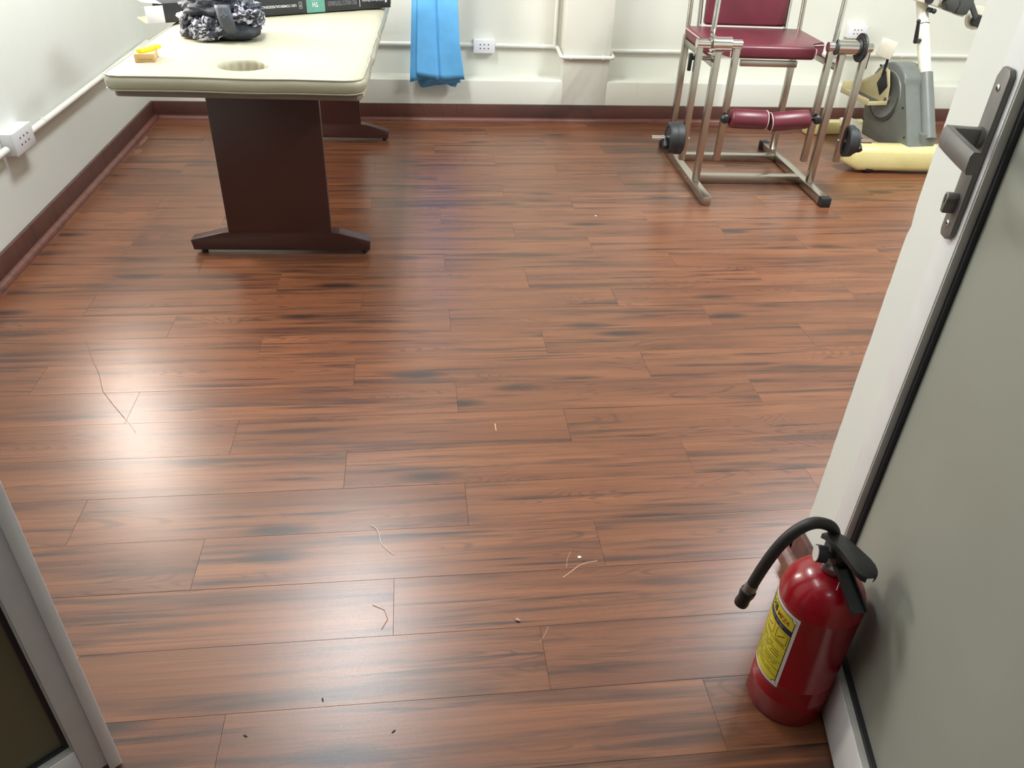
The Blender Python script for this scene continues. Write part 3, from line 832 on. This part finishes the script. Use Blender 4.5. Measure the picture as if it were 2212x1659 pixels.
lrect('label_band', mg+.0013, LWd-mg-.0013, LHt-.047, LHt-.034, M_INKN, .0011)
ltext('使用方法 灭火剂 干粉', .030, LWd-.025, LHt-.0445, LHt-.0365, M_INKG, .0015)
for i in range(4):                                    # pictograms
    x0 = LWd-.036-.033*i
    for a in ((x0, x0+.026, LHt-.0755, LHt-.0747), (x0, x0+.026, LHt-.0520, LHt-.0512), (x0, x0+.0008, LHt-.0755, LHt-.0512), (x0+.0252, x0+.026, LHt-.0755, LHt-.0512)):
        lrect('pictogram', *a, M_INKR if i else M_INKK, .0012)
    bm = newbm(); tube(bm, [(x0+.005, LHt-.070+.004*(i % 2), 0), (x0+.012, LHt-.064, 0), (x0+.020, LHt-.057-.003*(i % 3), 0)], .0011, 6)
    for v in bm.verts: v.co.z *= .1
    wrap(bm, .0013); obj('pictogram', bm, M_INKR, label_o)
    lrect('caption', x0+.003, x0+.023, LHt-.0795, LHt-.0780, M_INKK, .0012)
for y in (LHt-.083, .060, .040, .024):
    lrect('rule', mg, LWd-mg, y, y+.0010, M_INKK, .0012)
random.seed(11)
y = LHt-.089
while y > .066:
    x = .018+random.choice((0, .010, .02)); end = LWd-.014-random.choice((.0, .02, .05, .08))
    while x < end-.006:
        w_ = min(random.uniform(.008, .028), end-x); lrect('small_print', x, x+w_, y, y+.0016, M_INKK, .0012); x += w_+random.uniform(.0015, .006)
    y -= .0062
for y in (.054, .048, .0435, .034, .029):
    x = .02; end = LWd-.014-random.choice((0, .03, .06))
    while x < end-.006:
        w_ = min(random.uniform(.008, .028), end-x); lrect('small_print', x, x+w_, y, y+.0014, M_INKK, .0012); x += w_+random.uniform(.0015, .005)
ltext('CHINA', LWd*.42, LWd*.60, .0115, .0195, M_INKR, bold=True)
# valve, gauge, handles, hose
bm = newbm(); lathe(bm, [(.021, .355), (.022, .358), (.022, .368), (.016, .372), (.013, .380), (.013, .408), (.010, .412), (.0002, .412)], 28)
valve = obj('valve', bm, M_ZINC, ex)
bm = newbm(); box(bm, -.013, .013, -.020, .026, .378, .406, bev=.003); obj('valve_block', bm, M_BLACK, valve)
gp = Vector((-.0135, -.004, .390)); gd = Vector((-.97, .22, .06)).normalized()
bm = newbm(); cyl(bm, gp, gp+gd*.010, .006, n=14); cyl(bm, gp+gd*.010, gp+gd*.026,   .0150, n=28); ga = obj('pressure_gauge', bm, M_BLACK, ex)
bm = newbm(); cyl(bm, gp+gd*.0258, gp+gd*.0272, .0135, n=28); obj('gauge_face', bm, M_LABW, ga)
def channel(name, pts, w0, h, m, up):
    """folded U-section handle along pts (list of (x,y,z,halfwidth))"""
    bm = newbm(); R = []
    for x, y, z, hw_ in pts:
        s = 1 if up else -1
        R.append([Vector((x-hw_, y, z-s*h)), Vector((x-hw_, y, z)), Vector((x-hw_*.6, y, z+s*.002)), Vector((x+hw_*.6, y, z+s*.002)), Vector((x+hw_, y, z)), Vector((x+hw_, y, z-s*h)), Vector((x+hw_*.82, y, z-s*h)), Vector((x+hw_*.82, y, z-s*.001)), Vector((x-hw_*.82, y, z-s*.001)), Vector((x-hw_*.82, y, z-s*h))])
    loft(bm, R); return obj(name, bm, m, ex, ang=40)
channel('squeeze_lever', [(-.010, .026, .412, .0130), (-.008, .010, .421, .0145), (-.004, -.025, .428, .0165), (.000, -.052, .430, .0190), (.002, -.064, .429, .0190), (.003, -.074, .427, .0172), (.004, -.081, .425, .0130), (.004, -.0845, .423, .007)], 0, .010, M_BLACK, True)
channel('carry_handle', [(.002, .000, .374, .0125), (.002, -.025, .372, .0130), (.004, -.055, .358, .0135), (.006, -.088, .343, .0140)], 0, .008, M_BLACK, False)
bm = newbm(); tube(bm, [(-.012, -.010, .392), (.004, -.018, .392), (.016, -.012, .392)], .0012, 8)
ringp = [Vector((.018+.011*math.cos(a), -.030, .389+.011*math.sin(a))) for a in [2*math.pi*i/20 for i in range(20)]]
tube(bm, ringp, .0010, 8, closed=True); obj('safety_pin', bm, M_CHROME, ex)
bm = newbm(); tube(bm, [(-.010, -.012, .378), (-.002, -.030, .362), (-.014, -.046, .352)], .0009, 8); obj('seal_wire', bm, M_ZINC, ex)
hp = [(.001, .022, .400), (-.006, .022, .420), (-.019, .021, .435), (-.043, .020, .444), (-.063, .020, .438), (-.083, .020, .418), (-.099, .020, .388), (-.113, .020, .345), (-.124, .020, .298)]
hpts = []
for i in range(len(hp)-1):
    p0, p1, p2, p3 = [Vector(hp[max(0, min(len(hp)-1, i+k))]) for k in (-1, 0, 1, 2)]
    for j in range(5):
        t_ = j/5; hpts.append(.5*((2*p1)+(p2-p0)*t_+(2*p0-5*p1+4*p2-p3)*t_**2+(-p0+3*p1-3*p2+p3)*t_**3))
hpts.append(Vector(hp[-1]))
bm = newbm(); tube(bm, hpts, .0100, 18); hose = obj('hose', bm, M_HOSE, ex)
bm = newbm(); d0 = (hpts[1]-hpts[0]).normalized(); cyl(bm, hpts[0]-d0*.004, hpts[2]+d0*.002, .0116, n=20)
d1 = (hpts[-1]-hpts[-3]).normalized(); cyl(bm, hpts[-1]-d1*.004, hpts[-1]+d1*.010, .0112, n=20); obj('ferrule', bm, M_ZINC, hose)
e0 = hpts[-1]+d1*.008
bm = newbm(); tube(bm, [e0, e0+d1*.004, e0+d1*.012, e0+d1*.022, e0+d1*.034, e0+d1*.040], [.0100, .0138, .0138, .0115, .0128, .0118], 18); obj('nozzle', bm, M_BLACK, hose)

# ------------------------------------------------------------------ exercise chair
ch = thing('exercise_chair', 'maroon padded leg exercise chair with steel frame and weight plates', 'exercise chair', (1.64, 3.80, 0), -2.2)
RW = .020
for s in (-1, 1):
    x = s*.286
    bm = newbm(); box(bm, x-RW, x+RW, -.435, .435, .002, .041, bev=.002); rl = obj('base_rail', bm, M_STEEL, ch)
    for y, on in ((-.435, s > 0), (.435, True)):
        if on:
            bm = newbm(); e = .004; yy = sorted((y-(.03 if y > 0 else .012), y+(.012 if y > 0 else .03)))
            box(bm, x-RW-e, x+RW+e, yy[0], yy[1], 0, .044, bev=.004); obj('rubber_cap', bm, M_RUBBER, rl)
    for y in (.0, -.12):
        bm = newbm(); cyl(bm, (x-s*.0-RW-.003, y, .022), (x-RW+.001, y, .022), .004, n=10); obj('bolt', bm, M_CHROME, rl)
    # upright legs
    bm = newbm(); box(bm, x-.015, x+.015, -.236, -.206, .041, .635, bev=.002); obj('leg', bm, M_STEEL, ch)
    bm = newbm(); box(bm, x-.015, x+.015, .285, .315, .041, .605, bev=.002); cyl(bm, (x, .30, .60), (x, .335, .93), .0115, n=16); obj('leg', bm, M_STEEL, ch)
    bm = newbm(); box(bm, x-.013, x+.013, -.206, .285, .562, .592, bev=.002); obj('seat_rail', bm, M_STEEL, ch)
    bm = newbm(); box(bm, x-.03, x+.03, -.02, .34, .93, .965, bev=.012, seg=3); obj('armrest', bm, M_MAROON, ch)
    bm = newbm(); cyl(bm, (s*.222, .325, .595), (s*.235, .395, 1.10), .011, n=16); obj('back_post', bm, M_CHROME, ch)
for y in (-.115, .225):
    bm = newbm(); box(bm, -.286+RW, .286-RW, y-.024, y+.024, .002, .041 if y < 0 else .036, bev=.002); obj('cross_bar', bm, M_STEEL, ch)
bm = newbm(); box(bm, -.13, .14, -.105, -.085, .548, .575, bev=.002); box(bm, -.286, .286, .28, .31, .562, .592, bev=.002); obj('seat_bracket', bm, M_STEEL, ch)
# seat cushion: wide at the back, narrow tongue between the knee pivots
SP = [(-.296, .315), (-.296, -.030), (-.203, -.055), (-.203, -.150), (.198, -.150), (.198, -.055), (.288, -.030), (.296, .315)]
bm = newbm(); prism(bm, SP, .056, T(0, 0, .590), bev=.014, seg=4); seat = obj('seat', bm, M_MAROON, ch, ang=50)
for s, pl in ((-1, [(-.297, .30), (-.297, -.032), (-.205, -.057), (-.205, -.145)]), (1, [(.297, .30), (.290, -.032), (.200, -.057), (.200, -.145)])):
    bm = newbm(); tube(bm, bend([(x, y, .636) for x, y in pl]+[(pl[-1][0]*.985, -.152, .622), (pl[-1][0]*.985, -.152, .598)], .012, 3), .0021, 8); obj('piping', bm, M_PIPING, seat)
bm = newbm(); box(bm, -.205, .205, -.026, .026, 0, .44, T(0, .315, .652) @ RX(-6), bev=.014, seg=4); bk = obj('backrest', bm, M_MAROON, ch, ang=50)
# knee pivots
PYv, PZ = -.235, .667
def axc(bm, x0, x1, r, n=24): cyl(bm, (x0, PYv, PZ), (x1, PYv, PZ), r, n=n)
bm = newbm(); axc(bm, -.392, -.190, .0205); axc(bm, -.314, -.238, .0305); axc(bm, -.326, -.312, .034); obj('pivot_axle', bm, M_CHROME, ch)
bm = newbm(); axc(bm, .205, .408, .0205); axc(bm, .243, .345, .0305); obj('pivot_axle', bm, M_CHROME, ch)
for wa in ((.238, .246, .034), (.343, .352, .035)):
    bm = newbm(); axc(bm, *wa); obj('pivot_washer', bm, M_BIKEDARK, ch)
bm = newbm(); axc(bm, .352, .362, .060, 36); dd = obj('angle_disc', bm, M_IRON, ch)
bm = newbm(); axc(bm, .362, .370, .052, 36); obj('disc_plate', bm, M_CHROME, dd)
for k in range(9):
    a = math.pi*(.1+k*.1); bm = newbm(); cyl(bm, (.3505, PYv+.047*math.cos(a), PZ+.047*math.sin(a)), (.3525, PYv+.047*math.cos(a), PZ+.047*math.sin(a)), .0045, n=10); obj('disc_hole', bm, M_ZINC, dd)
# hand levers
bm = newbm(); prism(bm, [(-.026, -.01), (.026, -.01), (.024, .030), (.010, .062), (-.010, .062), (-.024, .030)], .010, T(-.332, PYv, PZ) @ PX, bev=.002); lv = obj('lever_plate', bm, M_STEEL, ch)
for k in range(4):
    p = ((-.012, .028), (.010, .028), (-.008, .046), (.006, .046))[k]; bm = newbm(); cyl(bm, (-.3335, PYv+p[0], PZ+p[1]), (-.3315, PYv+p[0], PZ+p[1]), .0030, n=8); obj('plate_hole', bm, M_HOLE, lv)
bm = newbm(); cyl(bm, (-.327, PYv, PZ+.05), (-.322, PYv+.015, PZ+.27), .0115, n=16); obj('lever_rod', bm, M_CHROME, ch)
bm = newbm(); cyl(bm, (.232, PYv, PZ), (.236, PYv+.012, PZ+.20), .0115, n=16); lr = obj('lever_rod', bm, M_CHROME, ch)
for bx_, by_, bz_ in ((.236, PYv+.012, PZ+.20), (-.322, PYv+.015, PZ+.27)):
    bm = newbm(); lathe(bm, [(.008, 0), (.022, .006), (.030, .018), (.030, .030), (.022, .042), (.0002, .046)], 24, T(bx_, by_, bz_-.004)); obj('lever_knob', bm, M_BLACK, ch)
# swing arms
for x, w_ in ((-.376, .0), (-.207, 0), (.224, 0), (.385, 0)):
    bm = newbm(); box(bm, x-.014, x+.014, PYv-.013, PYv+.013, .150, PZ-.005, bev=.002); obj('swing_arm', bm, M_STEEL, ch)
# weight plates on their pins
for s, px0, plates in ((-1, -.390, ((-.425, -.395, .073), (-.455, -.427, .070))), (1, .399, ((.402, .432, .073), (.434, .452, .060)))):
    zc = .252
    bm = newbm(); cyl(bm, (px0, PYv, zc), (s*.535, PYv, zc), .0105, n=18); cyl(bm, (px0+s*.002, PYv, zc), (px0+s*.012, PYv, zc), .017, n=18); cyl(bm, (px0-s*.035, PYv, zc), (px0, PYv, zc), .006, n=10); obj('weight_pin', bm, M_CHROME, ch)
    for a, b_, r in plates:
        lo, hi = min(a, b_), max(a, b_)
        bm = newbm(); th_ = hi-lo
        lathe(bm, [(.012, 0), (r-.022, 0), (r-.018, -.004), (r-.006, -.004), (r, .001), (r, th_-.001), (r-.006, th_+.004), (r-.018, th_+.004), (r-.022, th_), (.012, th_)], 40, T(lo, PYv, zc) @ RY(90))
        obj('weight_plate', bm, M_IRON, ch)
    bm = newbm(); q = Vector((s*.468, PYv-.012, zc-.020)); cyl(bm, (q.x, PYv, zc), q, .012, n=12); cyl(bm, q, q+Vector((0, -.02, -.016)), .017, n=16); obj('clamp_knob', bm, M_BLACK, ch)
# shin rollers
for x0, x1, z0, z1, s in ((-.186, -.012, .352, .347, -1), (.004, .190, .338, .356, 1)):
    bm = newbm(); p0, p1 = Vector((x0, PYv-.02, z0)), Vector((x1, PYv-.02, z1)); d = (p1-p0).normalized(); r = .0425
    fr_ = [(0, .30), (.0, .72), (.03, .93), (.08, 1.0), (.5, 1.015), (.92, 1.0), (.97, .95), (1, .85), (1.0, .3)] if s < 0 else [(0, .3), (0, .85), (.03, .95), (.08, 1.0), (.5, 1.015), (.92, 1.0), (.97, .93), (1, .72), (1, .3)]
    u, v_ = frame_of(d); n = 28
    loft(bm, [[p0+(p1-p0)*f+u*(r*k*math.cos(2*math.pi*i/n))+v_*(r*k*math.sin(2*math.pi*i/n)) for i in range(n)] for f, k in fr_])
    ro = obj('shin_roller', bm, M_MAROON, ch, ang=50)
    pe = p1-d*.004 if s < 0 else p0+d*.004
    bm = newbm(); tube(bm, [pe+u*(r*.985*math.cos(2*math.pi*i/32))+v_*(r*.985*math.sin(2*math.pi*i/32)) for i in range(32)], .0020, 6, closed=True); obj('piping', bm, M_PIPING, ro)
    xo = -.207 if s < 0 else .224
    po = p0 if s < 0 else p1
    bm = newbm(); cyl(bm, (xo, PYv-.012, po.z), po+d*(-s*.01), .008, n=12); cyl(bm, (xo-s*(-.014), PYv-.02, po.z), (xo+s*.004, PYv-.02, po.z), .012, n=14)
    lathe(bm, [(.006, 0), (.020, .004), (.021, .014), (.014, .022), (.0002, .024)], 20, T(xo+s*.004, PYv-.020, po.z) @ RX(90)); obj('roller_knob', bm, M_BLACK, ro)
for x, y, z, s in ((-.400, PYv+.03, .60, -1), (.415, PYv+.03, .625, 1)):
    bm = newbm(); box(bm, x-.008, x+.008, y-.008, y+.008, z-.055, z+.02, bev=.004); cyl(bm, (x, y, z), (x-s*.03, y, z), .009, n=12); obj('lock_lever', bm, M_BLACK, ch)
for x in (-.30,):
    bm = newbm(); cyl(bm, (x-.05, PYv+.02, PZ-.065), (x-.005, PYv+.02, PZ-.065), .009, n=12); bmesh.ops.create_uvsphere(bm, u_segments=14, v_segments=10, radius=.016, matrix=T(x+.002, PYv+.015, PZ-.065)); obj('pull_pin', bm, M_ZINC, ch)

# ------------------------------------------------------------------ leg and arm ergometer
bk = thing('ergometer', 'grey pedal ergometer with cream post and pale yellow foot bar', 'exercise bike', (2.60, 4.00, 0), 5)
# foot bar with rounded section and tapered ends
sec = []
for i in range(20):
    a = 2*math.pi*i/20; c, s = math.cos(a), math.sin(a)
    sec.append((.062*math.copysign(abs(c)**.5, c), .064*math.copysign(abs(s)**.5, s)))
bm = newbm(); R = []
for x, k, dz in ((-.372, .35, .004), (-.366, .48, .004), (-.290, 1.0, 0), (.290, 1.0, 0), (.345, .52, -.010), (.352, .40, -.012)):
    R.append([RZ(-8) @ Vector((x, -.148+a*k, .074+dz+b_*k)) for a, b_ in sec])
loft(bm, R); obj('foot_bar', bm, M_BIKEYEL, bk, ang=50)
for x in (-.25, .25):
    bm = newbm(); cyl(bm, (x-.02, -.148, .022), (x+.02, -.148, .022), .022, n=18); obj('roller_wheel', bm, M_RUBBER, bk)
bm = newbm(); box(bm, -.045, .035, -.12, .52, .050, .095, bev=.008); obj('base_beam', bm, M_BIKECREAM, bk)
bm = newbm(); box(bm, -.25, .25, .49, .56, .0, .075, bev=.012); obj('rear_bar', bm, M_BIKEYEL, bk)
# flywheel housing
HP = [(-.175, .08), (-.175, .135), (.005, .400)]
cy_, cz_, rr_ = .135, .325, .165
a0 = math.radians(138); a1 = math.radians(-14)
for i in range(15):
    a = a0+(a1-a0)*i/14; HP.append((cy_+rr_*math.cos(a), cz_+rr_*math.sin(a)))
HP += [(.275, .20), (.245, .08)]
bm = newbm(); prism(bm, HP, .125, T(-.068, 0, 0) @ PX, bev=.012, seg=3); hs = obj('flywheel_housing', bm, M_BIKEGREY, bk, ang=40)
bm = newbm(); lathe(bm, [(.02, 0), (.108, 0), (.112, -.002), (.128, -.002), (.130, .003), (.130, .01), (.02, .01)], 56, T(-.0725, .130, .318) @ RY(90)); obj('disc_cover', bm, M_BIKEGREY, hs)
for s0, s1 in ((-70, 80), (170, 300)):
    bm = newbm(); n = 24; R = []
    for i in range(n+1):
        a = math.radians(s0+(s1-s0)*i/n); w_ = .0105*math.sin(math.pi*min(1, max(.12, i/n)))
        R.append([Vector((-.0765, .130+(.119+q*w_)*math.cos(a), .318+(.119+q*w_)*math.sin(a))) for q in (-1, 1)]+[Vector((-.0725, .130+(.119+q*w_)*math.cos(a), .318+(.119+q*w_)*math.sin(a))) for q in (1, -1)])
    loft(bm, R); obj('disc_slot', bm, M_BIKEDARK, hs)
for y, z in ((.02, .36), (-.04, .30), (.24, .45), (.26, .16), (-.12, .17)):
    bm = newbm(); cyl(bm, (-.070, y, z), (-.066, y, z), .006, n=12); obj('screw_hole', bm, M_HOLE, hs)
# sleeve and post (raked away from the foot bar)
pb, pt = Vector((.052, -.150, .165)), Vector((.078, .262, .770))
pd = (pt-pb).normalized()
bm = newbm(); cyl(bm, pb, pb+pd*.345, .040, .038, 32); box(bm, .0, .09, -.17, -.06, .10, .20, bev=.012); obj('post_sleeve', bm, M_BIKEGREY, bk)
bm = newbm(); cyl(bm, pb+pd*.32, pb+pd*.60, .031, n=32); obj('post', bm, M_BIKECREAM, bk)
bm = newbm(); cyl(bm, pb+pd*.598, pb+pd*.603, .0315, n=32); obj('post_ring', bm, M_BIKEDARK, bk)
bm = newbm(); cyl(bm, pb+pd*.602, pb+pd*.78, .0285, n=32); obj('post_insert', bm, M_BIKECREAM, bk)
q = pb+pd*.52
bm = newbm(); cyl(bm, q+Vector((-.028, -.01, 0)), q+Vector((-.062, -.018, .0)), .010, .013, 14); cyl(bm, q+Vector((-.058, -.018, -.006)), q+Vector((-.078, -.020, .095)), .012, .008, 14); bmesh.ops.create_uvsphere(bm, u_segments=12, v_segments=8, radius=.0105, matrix=T(*(q+Vector((-.078, -.020, .095))))); obj('clamp_lever', bm, M_BLACK, bk)
# head with hand cranks
hd = Vector((.066, .235, .79))
bm = newbm(); box(bm, -.085, .06, -.06, .06, -.030, .030, T(*hd) @ RY(12), bev=.006); box(bm, .02, .27, -.03, .045, -.022, .085, T(*hd) @ RY(16), bev=.01); box(bm, -.06, .10, -.02, .06, .02, .16, T(*hd) @ RX(-25), bev=.012); head = obj('crank_head', bm, M_BIKECREAM, bk)
bm = newbm(); box(bm, -.045, .085, -.024, -.018, .05, .14, T(*hd) @ RX(-25), bev=.002); obj('display', bm, M_BLACK, head)
bm = newbm(); cyl(bm, hd+Vector((-.015, -.075, -.004)), hd+Vector((-.015, -.055, -.004)), .022, n=24); cyl(bm, hd+Vector((.012, -.07, -.055)), hd+Vector((.012, -.045, -.055)), .012, n=16); bmesh.ops.create_uvsphere(bm, u_segments=16, v_segments=10, radius=.0125, matrix=T(*(hd+Vector((.026, -.075, -.058))))); obj('head_knob', bm, M_BLACK, head)
def armlink(name, p0, p1, w_, d_, m, par):
    p0, p1 = Vector(p0), Vector(p1); dd_ = (p1-p0); L_ = dd_.length; ang = math.atan2(dd_.z, dd_.x)
    bm = newbm(); box(bm, 0, L_, -d_/2, d_/2, -w_/2, w_/2, T(*p0) @ Matrix.Rotation(-ang, 4, 'Y'), bev=min(w_, d_)*.2); return obj(name, bm, m, par)
ck = armlink('hand_crank', hd+Vector((.035, -.075, .045)), hd+Vector((.105, -.080, -.030)), .026, .016, M_BLACK, bk)
bm = newbm(); prism(bm, [(.075, .01), (.135, .0), (.145, -.030), (.130, -.062), (.085, -.052), (.070, -.020)], .05, T(hd.x, hd.y-.05, hd.z) @ PY, bev=.006); obj('hand_grip', bm, M_BIKEDARK, ck)
bm = newbm(); prism(bm, [(.155, .008), (.222, .004), (.226, -.018), (.205, -.072), (.150, -.070), (.140, -.058)], .05, T(hd.x, hd.y-.05, hd.z) @ PY, bev=.006); obj('hand_grip', bm, M_BIKEDARK, ck)
c2 = armlink('hand_crank', hd+Vector((.215, -.075, -.004)), hd+Vector((.310, -.075, -.115)), .026, .014, M_BIKEDARK, bk)
bm = newbm(); cyl(bm, hd+Vector((.315, -.085, -.105)), hd+Vector((.315, -.045, -.105)), .030, n=24); obj('crank_hub', bm, M_BLACK, c2)
bm = newbm(); cyl(bm, hd+Vector((.325, -.04, -.095)), hd+Vector((.325, -.02, -.095)), .058, n=32); obj('hand_wheel', bm, M_BIKECREAM, c2)
# pedals: foot trays with side shield, rubber pad and calf support
def pedal(s, x_in, y_, z_, calf):
    g_ = lambda bm: bm
    bm = newbm(); x0, x1 = sorted((x_in, x_in+s*.115)); box(bm, x0, x1, y_+.0, y_+.27, z_-.003, z_+.003, bev=.001); 
    xo = x_in+s*.115; a, b_ = sorted((xo, xo-s*.003)); box(bm, a, b_, y_+.0, y_+.27, z_, z_+.028, bev=.0008); box(bm, x0, x1, y_+.266, y_+.27, z_, z_+.060, bev=.001); box(bm, x0, x1, y_+.0, y_+.004, z_, z_+.018, bev=.001)
    pe = obj('pedal', bm, M_BEIGE, bk)
    bm = newbm(); prism(bm, [(y_+.0, z_), (y_+.27, z_), (y_+.27, z_+.06), (y_+.16, z_+.12), (y_+.12, z_+.155), (y_+.085, z_+.168), (y_+.055, z_+.160), (y_+.018, z_+.09)], .004, T(x_in-.002, 0, 0) @ PX, bev=.0012); sh = obj('side_shield', bm, M_BEIGE, pe)
    bm = newbm(); prism(bm, [(y_+.075, z_+.030), (y_+.125, z_+.080), (y_+.090, z_+.152), (y_+.075, z_+.152), (y_+.032, z_+.085)], .005, T(x_in+(s*.002 if s > 0 else -.007), 0, 0) @ PX, bev=.0015); obj('rubber_pad', bm, M_RUBBER, pe)
    bm = newbm(); box(bm, min(x_in+s*.008, x_in+s*.105), max(x_in+s*.008, x_in+s*.105), y_+.012, y_+.25, z_+.003, z_+.006, bev=.001); obj('tread', bm, M_BIKEDARK, pe)
    bm = newbm(); cyl(bm, (x_in-s*.06, y_+.02, z_+.02), (x_in+s*.004, y_+.02, z_+.02), .012, n=14); obj('pedal_axle', bm, M_ZINC, pe)
    if calf:
        c0 = Vector((x_in+s*.006, y_+.095, z_+.155)); c1 = Vector((x_in+s*.012, y_+.080, z_+.25))
        bm = newbm(); cyl(bm, c0-Vector((0, 0, .03)), c1, .007, n=12); box(bm, c1.x-.010, c1.x+.010, c1.y-.012, c1.y+.012, c1.z-.03, c1.z+.02, bev=.003); obj('calf_rod', bm, M_BLACK, pe)
        bm = newbm(); box(bm, -.006, .006, -.042, .042, -.045, .045, T(*(c1+Vector((s*.020, .008, .012)))) @ RZ(38) @ RX(10), bev=.005, seg=2); obj('calf_support', bm, M_BIKECREAM, pe)
pedal(-1, -.092, .065, .290, True)
pedal(1, .150, .21, .100, False)
for s, y_, z_, x_ in ((-1, .085, .310, -.082), (1, .23, .12, .10)):
    bm = newbm(); box(bm, min(x_, x_+.012), max(x_, x_+.012), min(y_, .130)-.012, max(y_, .130)+.012, min(z_, .318)-.012, max(z_, .318)+.012, bev=.003); cyl(bm, (-.08 if s < 0 else .05, .130, .318), (x_+.006, .130, .318), .014, n=16); obj('crank_arm', bm, M_ZINC, bk)

# ------------------------------------------------------------------ litter and marks on the floor
def scuff(pts, r, m, nm='scuff_mark', flat=.25):
    bm = newbm(); tube(bm, [(x, y, 0) for x, y in pts], r, 6)
    for v in bm.verts: v.co.z = v.co.z*flat*.3
    o = obj(nm, bm, m, floor); o.location = (0, 0, .0004); return o
M_SCR = mat('dark_scratch', (104, 68, 54), .6); M_SCR2 = mat('dull_scuff', (128, 88, 72), .6); M_SCL = mat('pale_scratch', (190, 150, 130), .6)
scuff([(-1.06, 2.274), (-1.0, 2.15), (-.956, 2.069), (-.921, 1.983), (-.87, 1.91), (-.82, 1.843)], .0009, M_SCR)
scuff([(-.82, 1.843), (-.795, 1.81), (-.775, 1.778)], .0010, M_SCL)
scuff([(.299, 1.186), (.322, 1.203), (.341, 1.218), (.362, 1.226), (.386, 1.229)], .0009, M_SCL)
scuff([(.33, 1.262), (.318, 1.24), (.312, 1.215)], .0004, M_SCL)
scuff([(-.10, 1.075), (-.088, 1.10), (-.095, 1.125), (-.12, 1.14)], .0009, M_SCR2)
scuff([(.224, 1.02), (.236, 1.035), (.246, 1.055)], .0004, M_SCL)
bm = newbm(); tube(bm, bend([(0, 0, .001), (.012, -.006, .002), (.022, -.030, .003), (.026, -.060, .001), (.045, -.086, .002), (.058, -.098, .001)], .01, 3), .0006, 6)
tag(obj('thread', bm, mat('white_thread', (225, 222, 222), .7)), 'short white thread lying on the floor boards', 'thread').location = (-.134, 1.379, .0006)
def crumb(name, label, cat, x, y, sx, sy, sz, rz, m, seed):
    bm = newbm(); bmesh.ops.create_icosphere(bm, subdivisions=2, radius=1)
    for v in bm.verts:
        k = 1+.3*mnoise.noise(v.co*1.7+Vector((seed, 0, 0))); v.co = Vector((v.co.x*sx*k, v.co.y*sy*k, max(0, (v.co.z*.6+.6)*sz)))
    o = tag(obj(name, bm, m, ang=50), label, cat); o.location = (x, y, .0004); o.rotation_euler = (0, 0, math.radians(rz)); return o
M_CHIP = mat('brown_chip', (168, 138, 120), .7); M_DIRT = mat('dark_dirt', (48, 30, 26), .8); M_PAPER = mat('paper_scrap', (222, 214, 206), .7)
crumb('wood_chip', 'small brown wood chip on the floor near the extinguisher', 'chip', .184, 1.076, .006, .0035, .003, -35, M_CHIP, 1)
crumb('paper_dot', 'tiny round white paper scrap on the floor', 'scrap', .347, 1.243, .0042, .0038, .0012, 0, M_PAPER, 2)
bm = newbm(); box(bm, -.0012, .0012, -.017, .017, 0, .002, bev=.0005); o = tag(obj('splinter', bm, M_TAN), 'thin pale wood splinter on the middle of the floor', 'splinter'); o.location = (.199, 1.742, .0006)
for i, (x, y, lb) in enumerate(((-.206, .921, 'dark speck of dirt in the floor glare'), (-.072, .845, 'dark curled speck of dirt at the bottom of the floor'), (-.338, .859, 'dark branching speck of dirt near the left door leaf'))):
    crumb('dirt_speck', lb, 'dirt', x, y, .0014, .0048, .001, (15, -50, 60)[i], M_DIRT, 4+i)
crumb('paper_dot', 'tiny white scrap on the floor left of the exercise chair', 'scrap', .79, 3.258, .006, .004, .002, 20, M_PAPER, 9)
# swept plaster dust in the far left corner
bm = newbm(); n = 26
for (cx, cy, rx, ry) in ((-1.415, 4.30, .012, .10), (-1.400, 4.13, .022, .045)):
    bmesh.ops.create_icosphere(bm, subdivisions=3, radius=1, matrix=T(cx, cy, 0) @ Matrix.Diagonal((rx, ry, .004, 1)))
for v in bm.verts:
    k = mnoise.noise(Vector((v.co.x*60, v.co.y*40, 1))); v.co.x += .012*k; v.co.y += .012*mnoise.noise(Vector((v.co.x*40, v.co.y*50, 7))); v.co.z = max(.0003, v.co.z)
tag(obj('plaster_dust', bm, mat('plaster_dust', (118, 84, 72), .9)), 'pale plaster dust swept against the left baseboard corner', 'dust', kind='stuff')
